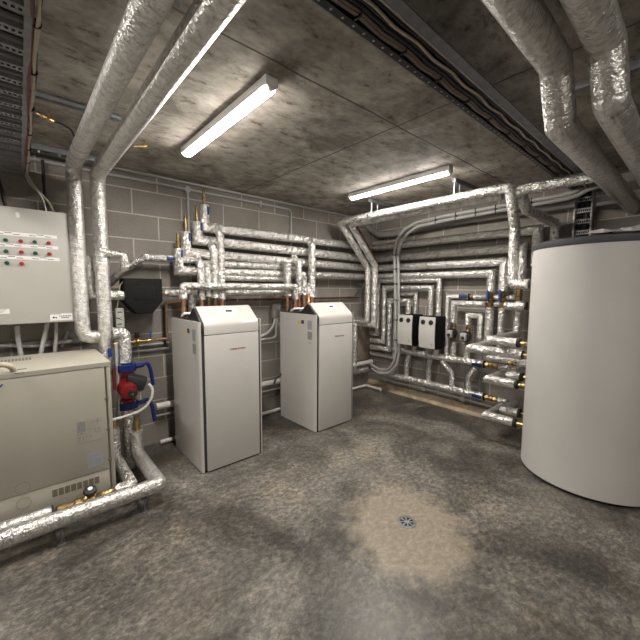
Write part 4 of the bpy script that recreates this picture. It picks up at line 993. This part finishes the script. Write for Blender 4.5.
for (ma, y1_, lab, ln) in ((m1b, -2.048, 'brass coupling row at the end of the upper manifold', 0), (m2b, -2.058, 'brass coupling row at the end of the lower manifold', 0)):
    fitting((ma[0], ma[1]-.004, ma[2]), (ma[0], y1_, ma[2]), .027, lab, 'brass_coupling', mat='brass')
    pipe([(ma[0], y1_, ma[2]), (ma[0], y1_-.10, ma[2])], .035, 'short foil stub after the '+lab.split(' row')[0]+' of the '+('upper' if ma is m1b else 'lower')+' manifold', seg=16)
g = (-0.4, -2.279, 0.784)
fitting((g[0], g[1]+.05, g[2]), (g[0], g[1]-.04, g[2]), .02, 'reddish brass fitting among the shaded tank pipes', 'brass_coupling', mat='bronze')
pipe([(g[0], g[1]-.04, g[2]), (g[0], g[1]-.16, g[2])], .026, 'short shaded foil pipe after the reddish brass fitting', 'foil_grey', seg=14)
# low conduit with round boxes
lc = [(-0.1, -0.262, 0.266), (-0.1, -0.361, 0.191), (-0.1, -0.586, 0.168), (-0.1, -1.071, 0.186), (-0.1, -1.624, 0.176), (-0.1, -2.066, 0.167)]
pipe(lc, .010, 'thin conduit along the foot of the right wall with a soft bend at the corner', 'conduit', 'conduit_pipe', 'conduit', .05, 3, seg=12)
for k, lab in ((3, 'round conduit box low on the right wall, nearer the corner'), (4, 'round conduit box low on the right wall, nearer the tank')):
    p = lc[k]; t = thing('conduit_box', lab, 'electrical box', p, 'round conduit boxes')
    MB().lathe((p[0]+.02, p[1], p[2]), (-1, 0, 0), [(.036, 0), (.036, .035), (.032, .04)], 24).build('case', 'conduit', t)
    MB().lathe((p[0]-.02, p[1], p[2]), (-1, 0, 0), [(.026, 0), (.026, .003)], 24).build('lid', 'conduit', t)

# ------------------------------------------------------------------ ceiling: cable rack at the upper left
RX = -4.139; RZ = 2.40
t = thing('cable_rack', 'wide slotted steel cable rack under the ceiling at the upper left', 'cable rack', (-4.6, -2.5, RZ))
MB().box((RX-.02, -5.5, RZ-.0), (RX, -.03, RZ+.06)).build('side_rail', 'galv_dark', t)
MB().box((-4.76, -5.5, RZ-.0), (-4.74, -.03, RZ+.06)).build('side_rail', 'galv_dark', t)
ys = -.08; step = .127
k = 0
while ys > -4.0:
    r = MB().slotted(-4.74, RX-.02, ys-.021, ys+.021, RZ+.001, RZ+.003, 34, .009, ys-.007, ys+.007).build('rung', 'galv_dark', t, False)
    for sg in (-1, 1):
        e = ys+sg*.021
        MB().prism([(e, RZ+.001), (e+sg*.006, RZ+.014), (e+sg*.026, RZ+.014), (e+sg*.031, RZ+.022), (e+sg*.031, RZ+.024), (e+sg*.024, RZ+.016), (e+sg*.004, RZ+.016), (e-sg*.002, RZ+.003)], -4.74, RX-.02, 'x').build('rung_flange', 'galv_dark', r, False)
    ys -= step; k += 1
MB().box((-4.74, -5.4, RZ+.055), (RX-.02, -.05, RZ+.06)).build('gap_shade_sheet', 'tray_black', t)  # black sheet added above the rungs so slots and gaps read as shade
def wobble(x, z, y0, y1, n, ax, az, ph): return [(x+ax*math.sin(ph+2.1*i), y0+(y1-y0)*i/n, z+az*math.sin(ph*1.7+1.3*i)) for i in range(n+1)]
cx = RX+.006
rc = pipe(wobble(cx-.007, RZ+.006, -4.6, -.12, 26, .002, .003, .3), .0075, 'dark red cable bundled along the right edge of the cable rack', 'cable_red', 'cable', 'cable', .2, 2, seg=12)
cc_ = pipe(wobble(cx+.010, RZ+.012, -4.6, -.12, 26, .003, .004, 1.9), .0045, 'cream cable strapped to the red cable on the rack edge, outer one', 'cable_cream', 'cable', 'cable', .2, 2, seg=12)
pipe(wobble(cx+.006, RZ+.004, -4.6, -.12, 26, .004, .003, 3.1), .004, 'cream cable hanging slightly below the red cable on the rack edge', 'cable_cream', 'cable', 'cable', .2, 2, seg=12)
pipe(wobble(cx+.013, RZ+.022, -4.6, -.12, 26, .003, .003, 4.0), .0045, 'black cable tucked above the red cable on the rack edge', 'cable_black', 'cable', 'cable', .2, 2, seg=12)
for y in (-2.05, -1.72, -1.35, -1.0, -.72, -.42):
    MB().lathe((cx+.005, y-.003, RZ+.013), (0, 1, 0), [(.0155, 0), (.016, .003), (.0155, .006)], 14).build('cable_tie', 'black', rc)
pipe([(-4.138, -0.12, 2.416), (-4.114, -0.12, 2.334), (-4.047, -0.12, 2.265), (-4.002, -0.12, 2.205), (-3.975, -0.12, 2.125)], .009, 'cream cable hanging from the rack down to the top of the control panel', 'cable_cream', 'cable', 'cable', .1, 4, seg=10)
pipe([(-4.133, -0.16, 2.408), (-4.103, -0.16, 2.335), (-4.061, -0.16, 2.262), (-4.045, -0.16, 2.22), (-4.027, -0.16, 2.119)], .007, 'grey cable beside the cream cable above the control panel', 'conduit', 'cable', 'cable', .1, 4, seg=10)
pipe([(-4.025, -0.03, 2.555), (-4.025, -0.03, 2.161)], .012, 'straight black cable down the wall above the control panel', 'cable_black', 'cable', 'cable', seg=10)
pipe([(-4.29, -0.08, 2.35), (-4.275, -0.08, 2.254), (-4.26, -0.08, 2.141)], .012, 'black cable at the far left above the control panel', 'cable_black', 'cable', 'cable', .1, 3, seg=10)
# conduits across the ceiling to the overhead pipes
for (px_y, lab) in ((-1.08, 'dark conduit crossing the ceiling from the cable rack, first of a pair'), (-1.035, 'dark conduit crossing the ceiling from the cable rack, second of a pair')):
    pipe([(RX-.1, px_y, 2.604), (-3.0-.55, px_y, 2.604)], .013, lab, 'galv_dark', 'conduit_pipe', 'conduit', seg=12)
t = thing('support_channel', 'dark steel channel on the ceiling close to the left wall beside the rack', 'channel', (-4, -.3, 2.58))
yy = -0.189
MB().box((RX-.3, yy-.022, 2.575), (-3.55, yy+.022, H-.0005), .002).build('channel', 'galv_dark', t)
for x in (-4.05, -3.93): MB().lathe((x, yy, 2.575), (0, 0, -1), [(.012, 0), (.012, .008), (.006, .01), (.006, .02)], 10).build('bolt', 'steel', t)
# brass nozzle stubs
for a, b, hose, lab in (((-4.087, -0.896, 2.57), (-4.01, -0.837, 2.57), [(-4.01, -0.837, 2.57), (-3.961, -0.831, 2.57), (-3.911, -0.828, 2.55), (-3.898, -0.788, 2.53)], 'brass nozzle with black hose on the ceiling between rack and overhead pipe'), ((-3.534, -0.733, 2.58), (-3.459, -0.795, 2.58), None, 'small brass nozzle on the ceiling right of the overhead pipes')):
    t = thing('brass_nozzle', lab, 'fitting', a)
    A, B = Vector(a), Vector(b); L = (B-A).length
    MB().lathe(A, B-A, [(.006, 0), (.006, L*.3), (.012, L*.31), (.012, L*.5), (.009, L*.52), (.009, L*.66), (.015, L*.68), (.015, L*.98), (.008, L)], 12).build('nozzle', 'brass', t)
    MB().cyl(B.lerp(A, .2), B.lerp(A, .2)+Vector((0, 0, H-B.z-.0005)), .007, 10).build('fixing', 'brass', t)
    if hose: MB().tube(hose, .006, 10, .05, 4).build('hose', 'cable_black', t)['label'] = 'black hose'

# ------------------------------------------------------------------ ceiling: cable tray across the middle
TZ = 2.48; Y0 = -2.652; Y1 = -2.806
t = thing('cable_tray', 'black perforated cable tray running across the ceiling above the big pipes', 'cable tray', (-3, (Y0+Y1)/2, TZ))
MB().box((-6.0, Y0-.004, TZ), (-.03, Y0, TZ+.06)).build('side_rail', 'galv_dark', t)
fl = MB().box((-6.0, Y0-.032, TZ), (-.03, Y0-.004, TZ+.003)).build('rail_flange', 'lit_dots', t)
MB().box((-6.0, Y1, TZ), (-.03, Y1+.008, TZ+.06)).build('side_rail', 'galv', t)
MB().box((-6.0, Y1-.040, TZ+.001), (-.03, Y1-.0005, TZ+.004)).build('outer_flange', 'galv_dark', t)
MB().box((-6.0, Y1+.008, TZ+.045), (-.03, Y0-.005, TZ+.05)).build('tray_base', 'tray_black', t)
rg = 0
xx = -5.8
while xx < -.1:
    MB().box((xx, Y1+.008, TZ+.034), (xx+.02, Y0-.03, TZ+.044)).build('rung', 'tray_black', t); xx += .3
def run(y, z, r, mat, lab, amp, n=44, ph=0.0):
    pts = [(-5.95+(5.85)*i/n, y+amp*(1 if i % 2 else -1)*.5, z-abs(amp)*(.6 if i % 2 else 0)) for i in range(n+1)]
    return pipe(pts, r, lab, mat, 'cable', 'cable', .3, 2, seg=10)
tan = [run(Y0-.044, TZ+.012, .0055, 'cable_tan', 'tan cable bundle in the ceiling tray, strand nearest the lamps', .006), run(Y0-.053, TZ+.009, .0055, 'cable_tan', 'tan cable bundle in the ceiling tray, middle strand', .006), run(Y0-.061, TZ+.013, .0055, 'cable_tan', 'tan cable bundle in the ceiling tray, strand beside the black cables', .006)]
for i in range(0, 45, 2):
    x = -5.95+5.85*i/44
    MB().box((x-.003, Y0-.069, TZ-.003), (x+.003, Y0-.036, TZ+.021), .002).build('cable_tie', 'black', tan[0])
run(Y0-.078, TZ+.018, .009, 'cable_black', 'black cable in the ceiling tray next to the tan bundle', .004)
run(Y0-.096, TZ+.02, .009, 'cable_black', 'black cable in the middle of the ceiling tray', .003)
run(Y0-.112, TZ+.008, .0055, 'cable_cream', 'pale cable running between black cables in the ceiling tray', .008)
run(Y0-.126, TZ+.018, .008, 'cable_black', 'black cable in the ceiling tray beside the pale cable', .003)
run(Y0-.139, TZ+.016, .006, 'cable_red', 'dark red cable in the ceiling tray along the far rail', .002)

# ------------------------------------------------------------------ ceiling: the two big pipes at the upper right
pipe([(-5.9, -3.075, 2.5), (-2.473, -3.075, 2.5), (-2.316, -3.068, 2.3), (-.003, -3.068, 2.3)], .061, 'big overhead foil pipe with a dog-leg passing over the tank, left of two', 'foil_ribbed', fil=.025, fseg=2, wob=.008, seg=28)
pipe([(-5.9, -3.24, 2.5), (-2.46, -3.24, 2.5), (-2.382, -3.255, 2.3), (-.003, -3.255, 2.3)], .060, 'big overhead foil pipe with a dog-leg at the upper right edge, right of two', 'foil_ribbed', fil=.025, fseg=2, wob=.008, seg=28)
xs_ = -1.986
t = thing('pipe_hanger', 'ceiling strut with rods holding the two big overhead foil pipes', 'hanger', (xs_, -3.1, 2.58), 'pipe hangers under the ceiling')
MB().box((xs_-.02, -3.6, 2.578), (xs_+.02, -2.93, H-.0005), .003).build('strut', 'galv_dark', t)
for y in (-2.97, -3.165, -3.37): MB().cyl((xs_, y, 2.33), (xs_, y, 2.578), .006, 10).build('rod', 'galv_dark', t)

# ------------------------------------------------------------------ buffer tank
TX, TY, TR = -.70, -3.0, .485
t = thing('buffer_tank', 'tall white jacketed cylindrical buffer tank with dark grey rim at the right', 'tank', (TX, TY, 0))
MB().lathe((TX, TY, .025), (0, 0, 1), [(TR-.012, 0), (TR, .006), (TR, 1.855)], 96).build('jacket', 'tank', t)
MB().lathe((TX, TY, 0), (0, 0, 1), [(TR-.03, 0), (TR-.03, .026)], 64).build('base_ring', 'rubber', t)
MB().lathe((TX, TY, 1.878), (0, 0, 1), [(TR+.003, 0), (TR+.006, .004), (TR+.006, .046), (TR-.002, .054), (TR-.05, .058), (.02, .062)], 96).build('top_rim', 'rim', t)['label'] = 'dark grey top rim'
# crumpled film on the tank top
m = MB(); random.seed(11)
n, mrow = 30, 12; g = []
for i in range(n+1):
    row = []
    for j in range(mrow+1):
        a = PI*.985+.85*PI*i/n; rr = TR-.012-.30*j/mrow
        rr += random.uniform(-.012, .012)
        hgt = .062+.018*math.sin(j*1.1+i*.5)+random.uniform(-.008, .014)+.035*min(1, i/8)*math.sin(PI*min(1, j/6))
        if j == 0: hgt = .062+random.uniform(0, .006)
        row.append(m.bm.verts.new((TX+rr*math.cos(a), TY+rr*math.sin(a), 1.885+max(.056, hgt))))
    g.append(row)
low = [[m.bm.verts.new((v.co.x, v.co.y, v.co.z-.003)) for v in row] for row in g]
for i in range(n):
    for j in range(mrow):
        m.bm.faces.new((g[i][j], g[i+1][j], g[i+1][j+1], g[i][j+1])); m.bm.faces.new((low[i][j], low[i][j+1], low[i+1][j+1], low[i+1][j]))
for j in range(mrow):
    for i in (0, n): m.bm.faces.new((g[i][j], g[i][j+1], low[i][j+1], low[i][j]))
for i in range(n):
    for j in (0, mrow): m.bm.faces.new((g[i][j], g[i+1][j], low[i+1][j], low[i][j]))
tag(m.build('wrap_film', 'film', None, True, 20), 'crumpled pale wrapping film lying on top of the tank', 'film')
# cable ladder going up the right wall behind the tank
ya_, yb_ = -2.646, -2.781
t = thing('cable_ladder', 'dark vertical cable ladder with slotted rungs on the wall behind the tank', 'cable ladder', (-.04, (ya_+yb_)/2, 1.4))
for y in (ya_, yb_): MB().box((-.075, y-.009, 1.2), (-.012, y+.009, 2.56), .002).build('side_rail', 'galv', t)
MB().box((-.011, yb_+.01, 1.2), (-.002, ya_-.01, 2.56)).build('backing', 'tray_black', t)
z = 1.25
while z < 2.5:
    MB().slotted(yb_+.009, ya_-.009, z, z+.042, -.062, -.058, 7, .012, z+.010, z+.032).rot_yz().build('rung', 'galv', t, False); z += .105
for k, (dy, lab) in enumerate(((.04, 'black cable on the vertical ladder, nearer its left rail'), (.09, 'black cable on the vertical ladder, nearer its right rail'))):
    pipe([(-.024, ya_-dy, 1.22), (-.024, ya_-dy, 2.5)], .010, lab, 'cable_black', 'cable', 'cable', seg=10)
# wall tray behind the tank with cables
zt_ = 2.312
t = thing('wall_shelf', 'narrow steel cable shelf high on the right wall behind the big pipes', 'cable tray', (-.1, -3.2, zt_))
MB().box((-.22, -4.4, zt_), (-.002, yb_-.06, zt_+.008)).build('shelf', 'galv_dark', t)
MB().box((-.224, -4.4, zt_), (-.218, yb_-.06, zt_+.03)).build('shelf_lip', 'galv', t)
for k, (x, lab, mm) in enumerate(((-.19, 'grey cable on the wall shelf behind the big pipes, outer', 'conduit'), (-.15, 'black cable on the wall shelf behind the big pipes', 'cable_black'), (-.11, 'grey cable on the wall shelf behind the big pipes, inner', 'conduit'))):
    pipe([(x, -4.3, zt_+.025), (x, yb_-.08, zt_+.025)], .014, lab, mm, 'cable', 'cable', seg=10)

# ------------------------------------------------------------------ floor drain
dx, dy = -2.362, -2.346
t = thing('floor_drain', 'round steel floor drain in the middle of the sandy floor patch', 'drain', (dx, dy, 0))
MB().lathe((dx, dy, .0004), (0, 0, 1), [(.0428, 0), (.062, 0), (.062, .002), (.059, .003), (.044, .003), (.0428, 0)], 40, False).build('frame', 'galv_dark', t)
MB().lathe((dx, dy, .0005), (0, 0, 1), [(.0425, 0), (.0425, .0008)], 32).build('sump', 'black', t)
g = MB()
for k in range(8):
    a = 2*PI*k/8; g.obox((dx+.027*math.cos(a), dy+.027*math.sin(a), .0022), (math.cos(a), math.sin(a), 0), (-math.sin(a), math.cos(a), 0), (0, 0, 1), .032, .007, .0016)
g.lathe((dx, dy, .0014), (0, 0, 1), [(.014, 0), (.014, .0017)], 20)
g.build('grate', 'galv', t)

SC.view_settings.view_transform = 'Standard'; SC.view_settings.look = 'None'
SC.view_settings.gamma = 1; SC.view_settings.use_curve_mapping = False
SC.view_settings.exposure = 0.66
w = bpy.data.worlds.new('world'); SC.world = w; w.use_nodes = True
w.node_tree.nodes['Background'].inputs['Color'].default_value = (.5, .48, .45, 1)
w.node_tree.nodes['Background'].inputs['Strength'].default_value = 0.0
